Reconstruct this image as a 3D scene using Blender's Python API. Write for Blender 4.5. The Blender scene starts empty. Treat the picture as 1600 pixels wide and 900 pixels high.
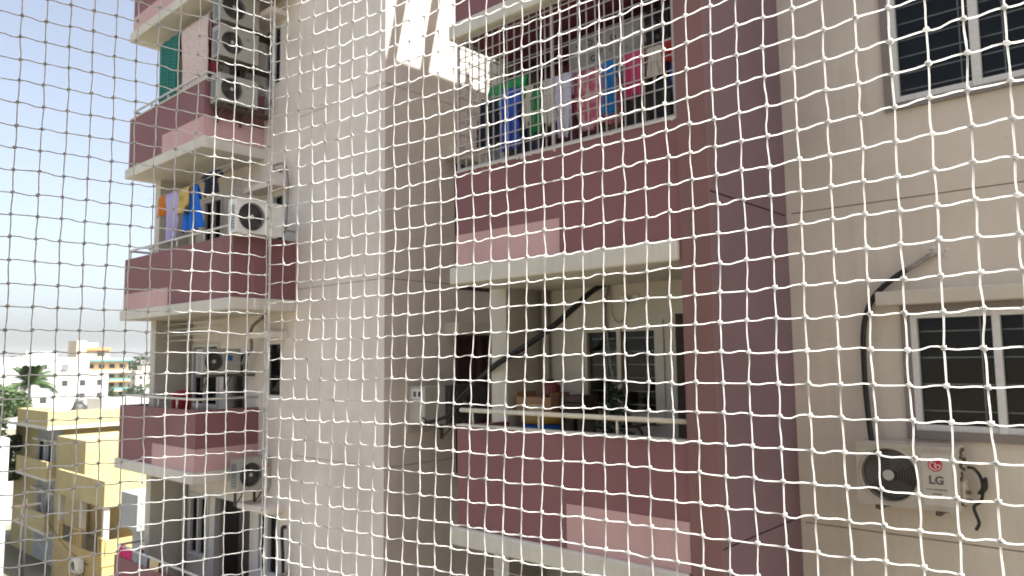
import bpy, bmesh, math, random
from math import sin, cos, pi, radians, sqrt, atan2
from mathutils import Vector, Matrix, Euler, noise
random.seed(7)
scn = bpy.context.scene
C = scn.collection

# ------------------------------------------------------------------ camera
YAW, PITCH, ROLL = radians(42), radians(5.4), radians(-0.7)
Fh = Vector((cos(YAW), sin(YAW), 0)); Rh = Vector((sin(YAW), -cos(YAW), 0)); Zv = Vector((0, 0, 1))
fw = Fh*cos(PITCH) + Zv*sin(PITCH); up0 = Zv*cos(PITCH) - Fh*sin(PITCH)
rv = Rh*cos(ROLL) + up0*sin(ROLL); uv = up0*cos(ROLL) - Rh*sin(ROLL)
cam_d = bpy.data.cameras.new('camera'); cam = bpy.data.objects.new('camera', cam_d); C.objects.link(cam)
cam.matrix_world = Matrix(((rv.x, uv.x, -fw.x, 0), (rv.y, uv.y, -fw.y, 0), (rv.z, uv.z, -fw.z, 0), (0, 0, 0, 1)))
cam_d.sensor_width = 36; cam_d.lens = 1165/1600*36
cam_d.clip_start = 0.05; cam_d.clip_end = 20000
cam_d.dof.use_dof = True; cam_d.dof.focus_distance = 1.02; cam_d.dof.aperture_fstop = 11.0
scn.camera = cam

# ------------------------------------------------------------------ sky, sun, exposure
S = Vector((0.32, -1.0, 1.6)).normalized()          # towards the sun
EL = math.asin(S.z)
w = bpy.data.worlds.new('World'); scn.world = w; w.use_nodes = True
nt = w.node_tree; bg = nt.nodes['Background']
sky = nt.nodes.new('ShaderNodeTexSky'); sky.sky_type = 'NISHITA'; sky.sun_disc = False
sky.sun_elevation = EL; sky.sun_rotation = atan2(S.x, S.y)
sky.air_density = 0.8; sky.dust_density = 3.3; sky.ozone_density = 1.5
hs = nt.nodes.new('ShaderNodeHueSaturation'); hs.inputs['Saturation'].default_value = 0.62      # milky, dusty air
nt.links.new(sky.outputs[0], hs.inputs['Color']); nt.links.new(hs.outputs[0], bg.inputs[0]); bg.inputs[1].default_value = 0.096
sd = bpy.data.lights.new('sun', 'SUN'); sd.energy = 5.0; sd.angle = radians(0.6); sd.color = (1.0, 0.97, 0.92)
so = bpy.data.objects.new('sun', sd); C.objects.link(so); so.location = (0, -10, 40)
so.rotation_euler = S.to_track_quat('Z', 'Y').to_euler()
vs = scn.view_settings
vs.view_transform = 'Standard'; vs.look = 'None'; vs.gamma = 1.0; vs.use_curve_mapping = False
vs.exposure = 1.60
scn.cycles.use_denoising = True
scn.cycles.max_bounces = 8; scn.cycles.diffuse_bounces = 5; scn.cycles.transparent_max_bounces = 12
scn.cycles.volume_bounces = 1
scn.cycles.caustics_reflective = False; scn.cycles.caustics_refractive = False

# ------------------------------------------------------------------ materials
MATS = {}
def newmat(name):
    m = bpy.data.materials.new(name); m.use_nodes = True
    return m, m.node_tree, m.node_tree.nodes['Principled BSDF']
def simple(name, col, rough=0.6, metal=0.0, bump=0.0, bscale=60.0, var=0.0, vscale=6.0):
    if name in MATS: return MATS[name]
    m, t, b = newmat(name); MATS[name] = m
    b.inputs['Base Color'].default_value = (*col, 1); b.inputs['Roughness'].default_value = rough
    b.inputs['Metallic'].default_value = metal
    g = t.nodes.new('ShaderNodeNewGeometry')
    if var:
        n = t.nodes.new('ShaderNodeTexNoise'); n.inputs['Scale'].default_value = vscale; n.inputs['Detail'].default_value = 5
        t.links.new(g.outputs['Position'], n.inputs['Vector'])
        r = t.nodes.new('ShaderNodeMapRange'); r.inputs[1].default_value = 0.3; r.inputs[2].default_value = 0.7
        r.inputs[3].default_value = 1-var; r.inputs[4].default_value = 1+var
        t.links.new(n.outputs[0], r.inputs[0])
        mx = t.nodes.new('ShaderNodeVectorMath'); mx.operation = 'SCALE'; mx.inputs[0].default_value = col
        t.links.new(r.outputs[0], mx.inputs['Scale']); t.links.new(mx.outputs[0], b.inputs['Base Color'])
    if bump:
        n2 = t.nodes.new('ShaderNodeTexNoise'); n2.inputs['Scale'].default_value = bscale; n2.inputs['Detail'].default_value = 4
        t.links.new(g.outputs['Position'], n2.inputs['Vector'])
        bp = t.nodes.new('ShaderNodeBump'); bp.inputs['Strength'].default_value = bump; bp.inputs['Distance'].default_value = 0.01
        t.links.new(n2.outputs[0], bp.inputs['Height']); t.links.new(bp.outputs[0], b.inputs['Normal'])
    return m
def plaster(name, col, dirt=(0.20, 0.17, 0.14), amount=0.25, streak=0.3, rough=0.75):
    """painted render: cloudy tone, vertical rain streaks, blotches, trowel relief"""
    if name in MATS: return MATS[name]
    m, t, b = newmat(name); MATS[name] = m
    L = t.links.new; N = t.nodes.new
    b.inputs['Roughness'].default_value = rough
    g = N('ShaderNodeNewGeometry')
    n1 = N('ShaderNodeTexNoise'); n1.inputs['Scale'].default_value = 0.9; n1.inputs['Detail'].default_value = 6; n1.inputs['Roughness'].default_value = 0.6
    L(g.outputs['Position'], n1.inputs['Vector'])
    mp = N('ShaderNodeMapping'); mp.inputs['Scale'].default_value = (5.5, 5.5, 0.28); L(g.outputs['Position'], mp.inputs['Vector'])
    n2 = N('ShaderNodeTexNoise'); n2.inputs['Scale'].default_value = 1.4; n2.inputs['Detail'].default_value = 7; n2.inputs['Roughness'].default_value = 0.65
    L(mp.outputs[0], n2.inputs['Vector'])
    n3 = N('ShaderNodeTexNoise'); n3.inputs['Scale'].default_value = 9; n3.inputs['Detail'].default_value = 6; n3.inputs['Roughness'].default_value = 0.7
    L(g.outputs['Position'], n3.inputs['Vector'])
    r1 = N('ShaderNodeMapRange'); r1.inputs[1].default_value = 0.3; r1.inputs[2].default_value = 0.7; r1.inputs[3].default_value = 0.88; r1.inputs[4].default_value = 1.1
    L(n1.outputs[0], r1.inputs[0])
    r2 = N('ShaderNodeMapRange'); r2.inputs[1].default_value = 0.52; r2.inputs[2].default_value = 0.78; r2.inputs[3].default_value = 0; r2.inputs[4].default_value = streak
    L(n2.outputs[0], r2.inputs[0])
    r3 = N('ShaderNodeMapRange'); r3.inputs[1].default_value = 0.6; r3.inputs[2].default_value = 0.82; r3.inputs[3].default_value = 0; r3.inputs[4].default_value = amount
    L(n3.outputs[0], r3.inputs[0])
    sc = N('ShaderNodeVectorMath'); sc.operation = 'SCALE'; sc.inputs[0].default_value = col; L(r1.outputs[0], sc.inputs['Scale'])
    ad = N('ShaderNodeMath'); ad.operation = 'ADD'; ad.use_clamp = True; L(r2.outputs[0], ad.inputs[0]); L(r3.outputs[0], ad.inputs[1])
    mx = N('ShaderNodeMixRGB'); L(ad.outputs[0], mx.inputs[0]); L(sc.outputs[0], mx.inputs[1])
    mx.inputs[2].default_value = (col[0]*0.45+dirt[0]*0.3, col[1]*0.45+dirt[1]*0.3, col[2]*0.45+dirt[2]*0.3, 1)
    L(mx.outputs[0], b.inputs['Base Color'])
    n4 = N('ShaderNodeTexNoise'); n4.inputs['Scale'].default_value = 45; n4.inputs['Detail'].default_value = 5; L(g.outputs['Position'], n4.inputs['Vector'])
    n5 = N('ShaderNodeTexNoise'); n5.inputs['Scale'].default_value = 3.5; n5.inputs['Detail'].default_value = 2; L(g.outputs['Position'], n5.inputs['Vector'])
    am = N('ShaderNodeMath'); am.operation = 'MULTIPLY_ADD'; am.inputs[1].default_value = 4.0; L(n5.outputs[0], am.inputs[0]); L(n4.outputs[0], am.inputs[2])
    bp = N('ShaderNodeBump'); bp.inputs['Strength'].default_value = 0.35; bp.inputs['Distance'].default_value = 0.006
    L(am.outputs[0], bp.inputs['Height']); L(bp.outputs[0], b.inputs['Normal'])
    return m
def glass(name, tint=(0.55, 0.58, 0.6)):
    if name in MATS: return MATS[name]
    m, t, b = newmat(name); MATS[name] = m
    t.nodes.remove(b); out = t.nodes['Material Output']
    tr = t.nodes.new('ShaderNodeBsdfTransparent'); tr.inputs[0].default_value = (*tint, 1)
    gl = t.nodes.new('ShaderNodeBsdfGlossy'); gl.inputs['Roughness'].default_value = 0.06; gl.inputs[0].default_value = (0.8, 0.8, 0.8, 1)
    fr = t.nodes.new('ShaderNodeFresnel'); fr.inputs[0].default_value = 1.28
    mx = t.nodes.new('ShaderNodeMixShader')
    t.links.new(fr.outputs[0], mx.inputs[0]); t.links.new(tr.outputs[0], mx.inputs[1]); t.links.new(gl.outputs[0], mx.inputs[2])
    t.links.new(mx.outputs[0], out.inputs['Surface'])
    return m
def fabric(name, col, col2=None, pat=None, scale=10.0, rough=0.9):
    if name in MATS: return MATS[name]
    m, t, b = newmat(name); MATS[name] = m
    L = t.links.new; N = t.nodes.new
    b.inputs['Roughness'].default_value = rough
    b.inputs['Base Color'].default_value = (*col, 1)
    g = N('ShaderNodeTexCoord')
    n = N('ShaderNodeTexNoise'); n.inputs['Scale'].default_value = 220; L(g.outputs['Object'], n.inputs['Vector'])
    bp = N('ShaderNodeBump'); bp.inputs['Strength'].default_value = 0.25; bp.inputs['Distance'].default_value = 0.002
    L(n.outputs[0], bp.inputs['Height']); L(bp.outputs[0], b.inputs['Normal'])
    if pat:
        mx = N('ShaderNodeMixRGB'); mx.inputs[1].default_value = (*col, 1); mx.inputs[2].default_value = (*col2, 1)
        if pat == 'check':
            mp = N('ShaderNodeMapping'); mp.inputs['Scale'].default_value = (0.0001, 1, 1); L(g.outputs['Object'], mp.inputs['Vector'])
            wv = N('ShaderNodeTexWave'); wv.bands_direction = 'Y'; wv.inputs['Scale'].default_value = scale; L(mp.outputs[0], wv.inputs['Vector'])
            w2 = N('ShaderNodeTexWave'); w2.bands_direction = 'Z'; w2.inputs['Scale'].default_value = scale; L(mp.outputs[0], w2.inputs['Vector'])
            mm = N('ShaderNodeMath'); mm.operation = 'MULTIPLY'; L(wv.outputs[0], mm.inputs[0]); L(w2.outputs[0], mm.inputs[1]); L(mm.outputs[0], mx.inputs[0])
        elif pat == 'dots':
            v = N('ShaderNodeTexVoronoi'); v.inputs['Scale'].default_value = scale; L(g.outputs['Object'], v.inputs['Vector'])
            r = N('ShaderNodeValToRGB'); r.color_ramp.elements[0].position = 0.2; r.color_ramp.elements[0].color = (1, 1, 1, 1)
            r.color_ramp.elements[1].position = 0.3; r.color_ramp.elements[1].color = (0, 0, 0, 1)
            e = r.color_ramp.elements.new(0.12); e.color = (0.2, 0.2, 0.2, 1)
            L(v.outputs['Distance'], r.inputs[0]); L(r.outputs[0], mx.inputs[0])
        else:
            v = N('ShaderNodeTexNoise'); v.inputs['Scale'].default_value = scale; v.inputs['Detail'].default_value = 5; L(g.outputs['Object'], v.inputs['Vector'])
            r = N('ShaderNodeMapRange'); r.inputs[1].default_value = 0.48; r.inputs[2].default_value = 0.56; L(v.outputs[0], r.inputs[0]); L(r.outputs[0], mx.inputs[0])
        L(mx.outputs[0], b.inputs['Base Color'])
    return m

M_BEIGE = plaster('beige_render', (0.60, 0.545, 0.465), amount=0.3, streak=0.3)
M_TOWER = plaster('pale_render', (0.70, 0.63, 0.565), amount=0.15, streak=0.22)
M_CREAM = plaster('cream_render', (0.56, 0.52, 0.445), amount=0.25, streak=0.18)
M_PLUM = plaster('plum_paint', (0.218, 0.092, 0.099), dirt=(0.3, 0.25, 0.22), amount=0.4, streak=0.4)
M_PLUMF = plaster('plum_fin_paint', (0.160, 0.100, 0.114), dirt=(0.2, 0.15, 0.14), amount=0.3, streak=0.3)
M_PLUMR = plaster('plum_edge_paint', (0.20, 0.10, 0.092), dirt=(0.2, 0.15, 0.14), amount=0.35, streak=0.35)
M_PINK = plaster('pink_paint', (0.54, 0.34, 0.33), amount=0.2, streak=0.2)
M_MAROON = plaster('maroon_paint', (0.17, 0.035, 0.055), amount=0.2, streak=0.1)
M_SLAB = plaster('slab_white', (0.60, 0.565, 0.495), amount=0.4, streak=0.35)
M_GROOVE = simple('groove_dark', (0.32, 0.28, 0.24), 0.9)
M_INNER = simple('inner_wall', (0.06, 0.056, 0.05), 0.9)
M_FRAME = simple('window_aluminium', (0.62, 0.62, 0.60), 0.45, 0.0, bump=0.05, bscale=200, var=0.08, vscale=30)
M_GRANITE = simple('granite_sill', (0.21, 0.18, 0.16), 0.5, var=0.3, vscale=150)
M_GLASS = glass('window_glass', (0.75, 0.77, 0.77))
M_BAR = simple('grey_bar_paint', (0.62, 0.60, 0.58), 0.5, 0.1)
M_GBAR = simple('grille_bar_paint', (0.42, 0.39, 0.37), 0.5, 0.0, var=0.15, vscale=30)
M_STEEL = simple('rail_steel', (0.62, 0.60, 0.55), 0.35, 0.55)
M_CREAMRAIL = simple('cream_rail_paint', (0.66, 0.60, 0.48), 0.5, var=0.12, vscale=12)
M_PVC = simple('pvc_pipe', (0.50, 0.49, 0.46), 0.5)
M_ACW = simple('ac_white_casing', (0.70, 0.69, 0.65), 0.45, var=0.07, vscale=9)
M_ACD = plaster('ac_old_casing', (0.52, 0.49, 0.425), dirt=(0.12, 0.09, 0.06), amount=0.5, streak=0.35, rough=0.5)
M_ACSHADE = plaster('ac_shaded_casing', (0.36, 0.35, 0.315), dirt=(0.12, 0.09, 0.06), amount=0.5, streak=0.35, rough=0.5)  # casing colour darkened to hold the shade around these units
M_DARK = simple('dark_plastic', (0.035, 0.033, 0.031), 0.55)
M_GRILL = simple('fan_grille_dark', (0.075, 0.07, 0.065), 0.5)
M_HUB = simple('fan_hub_grey', (0.40, 0.39, 0.37), 0.5)
M_FIN = simple('condenser_fin', (0.13, 0.16, 0.19), 0.5, 0.3)
M_BRACK = simple('rusty_bracket', (0.10, 0.075, 0.06), 0.8, var=0.35, vscale=25)
M_RED = simple('logo_red', (0.42, 0.012, 0.045), 0.4)
M_WHITEP = simple('print_white', (0.75, 0.74, 0.72), 0.5)
M_LETTER = simple('letter_grey', (0.085, 0.075, 0.07), 0.5)
M_RUBBER = simple('black_insulation', (0.014, 0.013, 0.013), 0.7, bump=0.3, bscale=40)
M_TAPE = simple('grey_pipe_tape', (0.24, 0.22, 0.20), 0.7, var=0.4, vscale=30)
M_CORD = simple('white_net_cord', (0.93, 0.925, 0.91), 0.75, bump=0.4, bscale=900)
_t = M_CORD.node_tree; _tl = _t.nodes.new('ShaderNodeBsdfTranslucent'); _tl.inputs[0].default_value = (0.95, 0.945, 0.93, 1)   # nylon lets light through
_ms = _t.nodes.new('ShaderNodeMixShader'); _ms.inputs[0].default_value = 0.78
_t.links.new(_t.nodes['Principled BSDF'].outputs[0], _ms.inputs[1]); _t.links.new(_tl.outputs[0], _ms.inputs[2]); _t.links.new(_ms.outputs[0], _t.nodes['Material Output'].inputs['Surface'])
M_BLUE = simple('blue_plastic', (0.015, 0.08, 0.32), 0.4)
M_CARD = simple('cardboard', (0.30, 0.17, 0.085), 0.85, var=0.15, vscale=12)
M_LEAF = simple('leaf_green', (0.045, 0.082, 0.022), 0.6, var=0.45, vscale=1.7)
M_LEAFD = simple('leaf_dark', (0.03, 0.055, 0.02), 0.6, var=0.4, vscale=2.2)
M_PALM = simple('palm_green', (0.05, 0.085, 0.03), 0.5, var=0.4, vscale=2.0)
M_BARK = simple('bark', (0.12, 0.09, 0.065), 0.9, bump=0.6, bscale=9, var=0.3, vscale=5)
M_YELLOW = plaster('yellow_render', (0.42, 0.345, 0.165), amount=0.25, streak=0.3)
M_YELLOWB = plaster('warm_yellow_render', (0.45, 0.335, 0.135), amount=0.25, streak=0.25)
M_GREYC = plaster('grey_cement', (0.33, 0.33, 0.325), amount=0.3, streak=0.3)
M_WHITE = plaster('white_render', (0.52, 0.515, 0.50), amount=0.2, streak=0.2)
M_HOME = plaster('home_render', (0.62, 0.56, 0.48), amount=0.1, streak=0.1)
M_ASPH = simple('asphalt', (0.055, 0.053, 0.05), 0.9, var=0.3, vscale=0.6)
M_GROUND = simple('dusty_ground', (0.17, 0.155, 0.11), 0.95, var=0.45, vscale=0.02)
M_HILL = simple('hill_scrub', (0.10, 0.10, 0.07), 0.95, var=0.3, vscale=0.004)

# ------------------------------------------------------------------ helpers
def mesh_from(bm, name):
    bmesh.ops.recalc_face_normals(bm, faces=bm.faces)
    me = bpy.data.meshes.new(name); bm.to_mesh(me); bm.free(); return me
def put(name, bm, mat, parent=None, smooth=False, base=False):
    """link a world-space bmesh as one object with its origin at its centre (or base)"""
    vs_ = [v.co for v in bm.verts]
    lo = Vector((min(v.x for v in vs_), min(v.y for v in vs_), min(v.z for v in vs_)))
    hi = Vector((max(v.x for v in vs_), max(v.y for v in vs_), max(v.z for v in vs_)))
    c = (lo+hi)/2
    if base: c.z = lo.z
    bmesh.ops.translate(bm, verts=bm.verts, vec=-c)
    me = mesh_from(bm, name)
    for m in (mat if isinstance(mat, (list, tuple)) else [mat]): me.materials.append(m)
    if smooth:
        for p in me.polygons: p.use_smooth = True
    return link(name, me, c, parent)
def link(name, me, loc, parent=None):
    o = bpy.data.objects.new(name, me); C.objects.link(o); o.location = loc
    if parent is not None:
        o.parent = parent
        q = parent; off = Vector((0, 0, 0))
        while q is not None: off += Vector(q.location) ; q = q.parent if False else None
        o.matrix_parent_inverse = Matrix.Translation(-world_loc(parent))
    return o
WL = {}
def world_loc(o):
    return WL.get(o.name, Vector(o.location))
def tag(o, label, cat, group=None):
    o['label'] = label; o['category'] = cat
    if group: o['group'] = group
    return o
def thing(name, label, cat, loc, group=None):
    o = bpy.data.objects.new(name, None); C.objects.link(o); o.location = loc; o.empty_display_size = 0.2
    return tag(o, label, cat, group)
def add_box(bm, x0, x1, y0, y1, z0, z1, bev=0.0):
    if x0 > x1: x0, x1 = x1, x0
    if y0 > y1: y0, y1 = y1, y0
    if z0 > z1: z0, z1 = z1, z0
    vs_ = [bm.verts.new((x, y, z)) for x in (x0, x1) for y in (y0, y1) for z in (z0, z1)]
    fs = [bm.faces.new([vs_[i] for i in q]) for q in ((0, 1, 3, 2), (4, 6, 7, 5), (0, 4, 5, 1), (2, 3, 7, 6), (0, 2, 6, 4), (1, 5, 7, 3))]
    if bev:
        es = list({e for f in fs for e in f.edges})
        bmesh.ops.bevel(bm, geom=es, offset=bev, segments=2, profile=0.5, affect='EDGES')
    return bm
def box(name, x0, x1, y0, y1, z0, z1, mat, parent=None, bev=0.0, base=False):
    return put(name, add_box(bmesh.new(), x0, x1, y0, y1, z0, z1, bev), mat, parent, base=base)
def frame_axes(d):
    d = d.normalized(); a = Vector((0, 0, 1)) if abs(d.z) < 0.9 else Vector((1, 0, 0))
    x = d.cross(a).normalized(); return x, d.cross(x).normalized()
def add_tube(bm, pts, r, n=8, cap=True):
    pts = [Vector(p) for p in pts]; rings = []
    rs = r if isinstance(r, (list, tuple)) else [r]*len(pts)
    px = None
    for i, p in enumerate(pts):
        d = (pts[min(i+1, len(pts)-1)] - pts[max(i-1, 0)])
        x, y = frame_axes(d)
        if px is not None:
            x = (px - d.normalized()*px.dot(d.normalized())).normalized(); y = d.normalized().cross(x)
        px = x
        rings.append([bm.verts.new(p + (x*cos(2*pi*k/n) + y*sin(2*pi*k/n))*rs[i]) for k in range(n)])
    for a, b in zip(rings, rings[1:]):
        for k in range(n): bm.faces.new((a[k], a[(k+1) % n], b[(k+1) % n], b[k]))
    if cap:
        bm.faces.new(rings[0]); bm.faces.new(rings[-1])
    return bm
def spline(pts, sub=6):
    P = [Vector(p) for p in pts]; P = [P[0]*2-P[1]] + P + [P[-1]*2-P[-2]]; out = []
    for i in range(1, len(P)-2):
        for k in range(sub):
            t = k/sub
            out.append(0.5*((2*P[i]) + (P[i+1]-P[i-1])*t + (2*P[i-1]-5*P[i]+4*P[i+1]-P[i+2])*t*t + (3*P[i]-P[i-1]-3*P[i+1]+P[i+2])*t**3))
    out.append(P[-2]); return out
def tube(name, pts, r, mat, parent=None, n=8, base=False):
    return put(name, add_tube(bmesh.new(), pts, r, n), mat, parent, smooth=True, base=base)
def pbox(bm, axis, d0, d1, a0, a1, z0, z1, bev=0):
    """box given by depth along the wall normal axis, position along the wall, height"""
    if axis == 'x': return add_box(bm, d0, d1, a0, a1, z0, z1, bev)
    return add_box(bm, a0, a1, d0, d1, z0, z1, bev)
def wall(name, axis, c, a0, a1, z0, z1, holes, mat, parent, thick=0.2):
    bm = bmesh.new()
    if a0 > a1: a0, a1 = a1, a0
    H = [(min(h[0], h[1]), max(h[0], h[1]), h[2], h[3]) for h in holes]
    A = sorted({a0, a1, *[min(max(v, a0), a1) for h in H for v in h[:2]]}); Z = sorted({z0, z1, *[min(max(v, z0), z1) for h in H for v in h[2:]]})
    def P(a, z, d): return (c+d, a, z) if axis == 'x' else (a, c+d, z)
    vc = {}
    def V(i, j, d):
        k = (i, j, d)
        if k not in vc: vc[k] = bm.verts.new(P(A[i], Z[j], d))
        return vc[k]
    def solid(i, j):
        if i < 0 or j < 0 or i >= len(A)-1 or j >= len(Z)-1: return False
        ca, cz = (A[i]+A[i+1])/2, (Z[j]+Z[j+1])/2
        return not any(h[0] < ca < h[1] and h[2] < cz < h[3] for h in H)
    for i in range(len(A)-1):
        for j in range(len(Z)-1):
            if not solid(i, j): continue
            for d in (0, thick): bm.faces.new((V(i, j, d), V(i+1, j, d), V(i+1, j+1, d), V(i, j+1, d)))
            if not solid(i-1, j): bm.faces.new((V(i, j, 0), V(i, j+1, 0), V(i, j+1, thick), V(i, j, thick)))
            if not solid(i+1, j): bm.faces.new((V(i+1, j, 0), V(i+1, j+1, 0), V(i+1, j+1, thick), V(i+1, j, thick)))
            if not solid(i, j-1): bm.faces.new((V(i, j, 0), V(i+1, j, 0), V(i+1, j, thick), V(i, j, thick)))
            if not solid(i, j+1): bm.faces.new((V(i, j+1, 0), V(i+1, j+1, 0), V(i+1, j+1, thick), V(i, j+1, thick)))
    return put(name, bm, mat, parent)
def window(axis, c, a0, a1, z0, z1, parent, mull=(), hbars=6, vbars=(), fwid=0.05, sill=True, trim=0.0, frame=None, glassm=None, proud=0.012, mdrop=0.0):
    """frame in the opening, one pane between mullions, grille bars behind the glass"""
    frame = frame or M_FRAME; glassm = glassm or M_GLASS
    if a0 > a1: a0, a1 = a1, a0
    bm = bmesh.new()
    d0, d1 = c-proud, c+0.09
    pbox(bm, axis, d0, d1, a0-0.004, a0+fwid, z0-0.004, z1+0.004); pbox(bm, axis, d0, d1, a1-fwid, a1+0.004, z0-0.004, z1+0.004)
    pbox(bm, axis, d0+0.002, d1-0.002, a0+fwid, a1-fwid, z0-0.004, z0+fwid); pbox(bm, axis, d0+0.002, d1-0.002, a0+fwid, a1-fwid, z1-fwid, z1+0.004)
    W = put('window', bm, frame, parent)
    edges = [a0+fwid]
    for m in mull:
        mw = fwid*0.62
        bm = pbox(bmesh.new(), axis, c-proud-0.014, c+0.085, m-mw, m+mw, z0+0.004-mdrop, z1-0.004, 0.004)
        put('mullion', bm, frame, W); edges += [m-mw, m+mw]
    edges.append(a1-fwid)
    for i in range(0, len(edges), 2):
        put('pane', pbox(bmesh.new(), axis, c+0.045, c+0.05, edges[i]-0.006, edges[i+1]+0.006, z0+fwid-0.006, z1-fwid+0.006), glassm, W)
    for k in range(hbars):
        z = z0+fwid + (z1-z0-2*fwid)*(k+0.5)/hbars
        put('bar', pbox(bmesh.new(), axis, c+0.105, c+0.115, a0+0.002, a1-0.002, z-0.006, z+0.006), M_BAR, W)
    for v in vbars:
        put('bar', pbox(bmesh.new(), axis, c+0.116, c+0.126, v-0.006, v+0.006, z0+0.002, z1-0.002), M_BAR, W)
    if trim:
        bm = bmesh.new(); e0, e1 = c-0.02, c+0.0
        pbox(bm, axis, e0, e1+0.02, a0-trim, a0-0.004, z0-trim, z1+trim); pbox(bm, axis, e0, e1+0.02, a1+0.004, a1+trim, z0-trim, z1+trim)
        pbox(bm, axis, e0+0.002, e1+0.02, a0-0.004, a1+0.004, z1+0.004, z1+trim)
        pbox(bm, axis, e0-0.015, e1+0.02, a0-0.004, a1+0.004, z0-trim, z0-0.004)
        put('surround', bm, M_GRANITE if sill == 'granite' else M_CREAM, W)
    return W

# ------------------------------------------------------------------ ground and hills
GZ = -12.5
bm = bmesh.new(); n = 48
cv = bm.verts.new((0, 0, GZ)); ring = [bm.verts.new((5600*cos(2*pi*k/n), 5600*sin(2*pi*k/n), GZ)) for k in range(n)]
for k in range(n): bm.faces.new((cv, ring[k], ring[(k+1) % n]))
g = put('ground', bm, M_GROUND); g['kind'] = 'structure'
r_ = box('street', 9.6, 13.0, -30, 90, GZ+0.004, GZ+0.012, M_ASPH) if False else None
bm = bmesh.new()
v4 = [bm.verts.new(p) for p in ((9.2, 17.5, GZ+0.02), (13.4, 17.5, GZ+0.02), (13.4, 120, GZ+0.02), (9.2, 120, GZ+0.02))]
bm.faces.new(v4); o = put('street', bm, M_ASPH); o['kind'] = 'structure'
bm = bmesh.new(); nx, ny = 150, 8
vv = []
for i in range(nx+1):
    th = radians(20 + 140*i/nx); row = []
    h = 30 + 34*noise.noise((th*7, 0.3, 0)) + 16*noise.noise((th*21, 1.7, 0)) + 6*noise.noise((th*70, 4.1, 0))
    h = max(h, 6)
    for j in range(ny+1):
        t = j/ny; rr = 3000 + 1500*t
        prof = sin(pi*min(1, t*1.35)*0.5) if t < 0.74 else 1-0.5*(t-0.74)/0.26
        row.append(bm.verts.new((rr*cos(th), rr*sin(th), GZ-2 + (h-GZ)*prof + 5*noise.noise((th*60, t*5, 2)))))
    vv.append(row)
for i in range(nx):
    for j in range(ny): bm.faces.new((vv[i][j], vv[i+1][j], vv[i+1][j+1], vv[i][j+1]))
o = put('hills', bm, M_HILL, smooth=True); o['kind'] = 'structure'

# ------------------------------------------------------------------ the apartment building across the gap
B = thing('apartment_building', 'beige apartment building with plum and pink painted balcony parapets', 'building', (8, 8, GZ))
LV = [-11.12, -8.12, -5.12, -2.12, 0.88, 3.88, 6.88]
XF, XT, XR, XB = 6.1, 7.3, 7.88, 7.6        # balcony front, tower / left wall, right wall, right balcony rear wall
TOP = 16.0
YT = 9.26
# --- left wall and tower face
lw = []
def lwin(zb):
    odd = zb in (6.88, 0.88, -5.12, -11.12)
    if zb == 3.88: return [(12.40, 13.02, 5.25, 6.45)], [(13.7, 14.5, 4.1, 6.25)]
    if zb == 0.88: return [(12.22, 12.98, 2.15, 3.12), (14.62, 15.42, 2.2, 3.42)], [(13.6, 14.35, 1.1, 3.22)]
    if zb == -2.12: return [(12.2, 12.74, -0.66, 0.36), (14.62, 15.75, -0.9, 0.36)], [(13.45, 14.25, -1.9, 0.22)]
    return [(12.25, 12.95, zb+1.3, zb+2.4), (14.9, 15.7, zb+1.2, zb+2.4)], [(13.15, 14.65, zb+0.22, zb+2.5)]
holes = []
for zb in LV:
    a, b_ = lwin(zb); holes += a + b_
GR_T = (-4.66, -1.65, 1.28, 4.44, 7.4)
GH = 0.0065
for z in GR_T: holes.append((YT+0.1, 11.75, z-GH, z+GH))
wall('wall', 'x', XT, YT+0.2, 16.3, GZ, TOP, holes, M_TOWER, B, 0.2)
for z in GR_T: box('groove', XT+0.012, XT+0.1, YT+0.21, 11.78, z-0.03, z+0.03, M_GROOVE, B)
# --- tower side face (looks down the gap)
sh = [(8.82, 9.67, -1.9, 0.41), (8.82, 9.67, 1.2, 3.4)]
sh += [(XT-0.5, 11.9, z-GH, z+GH) for z in GR_T]
wall('wall', 'y', YT, XT+0.0, 12.0, GZ, TOP, [(max(h[0], XT+0.0), h[1], h[2], h[3]) for h in sh], M_TOWER, B, 0.2)
for z in GR_T: box('groove', XT+0.012, 11.9, YT+0.012, YT+0.19, z-0.032, z+0.032, M_GROOVE, B)
# --- side windows of the tower with hoods
for z0, z1 in ((-1.9, 0.41), (1.2, 3.4)):
    W = window('y', YT, 8.83, 9.66, z0, z1, B, mull=(9.4,), hbars=0, fwid=0.05, frame=simple('brown_door_paint', (0.085, 0.045, 0.04), 0.5), glassm=simple('door_maroon', (0.06, 0.018, 0.02), 0.5))
    box('window_hood', 8.58, 9.9, YT-0.32, YT+0.02, z1+0.02, z1+0.20, M_BEIGE, B, 0.01)
# --- left windows and doors
for zb in LV:
    ws, ds = lwin(zb)
    for k, (a0, a1, z0, z1) in enumerate(ws):
        window('x', XT, a0, a1, z0, z1, B, mull=((a0+a1)/2,) if k or a1-a0 > 0.6 else (), hbars=5, fwid=0.045, trim=0.05 if k else 0.0)
        if k == 0: box('window_hood', XT-0.34, XT+0.02, a0-0.18, a1+0.16, z1+0.06, z1+0.17, M_TOWER, B, 0.01)
    for (a0, a1, z0, z1) in ds:
        bm = bmesh.new(); pbox(bm, 'x', XT-0.015, XT+0.1, a0, a0+0.06, z0, z1); pbox(bm, 'x', XT-0.015, XT+0.1, a1-0.06, a1, z0, z1)
        pbox(bm, 'x', XT-0.013, XT+0.098, a0+0.06, a1-0.06, z1-0.06, z1)
        D = put('door', bm, M_FRAME, B)
        box('leaf', XT+0.1, XT+0.14, a0+0.06, a0+(a1-a0)*0.45, z0+0.01, z1-0.06, simple('door_wood', (0.05, 0.035, 0.028), 0.55), D)
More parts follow.
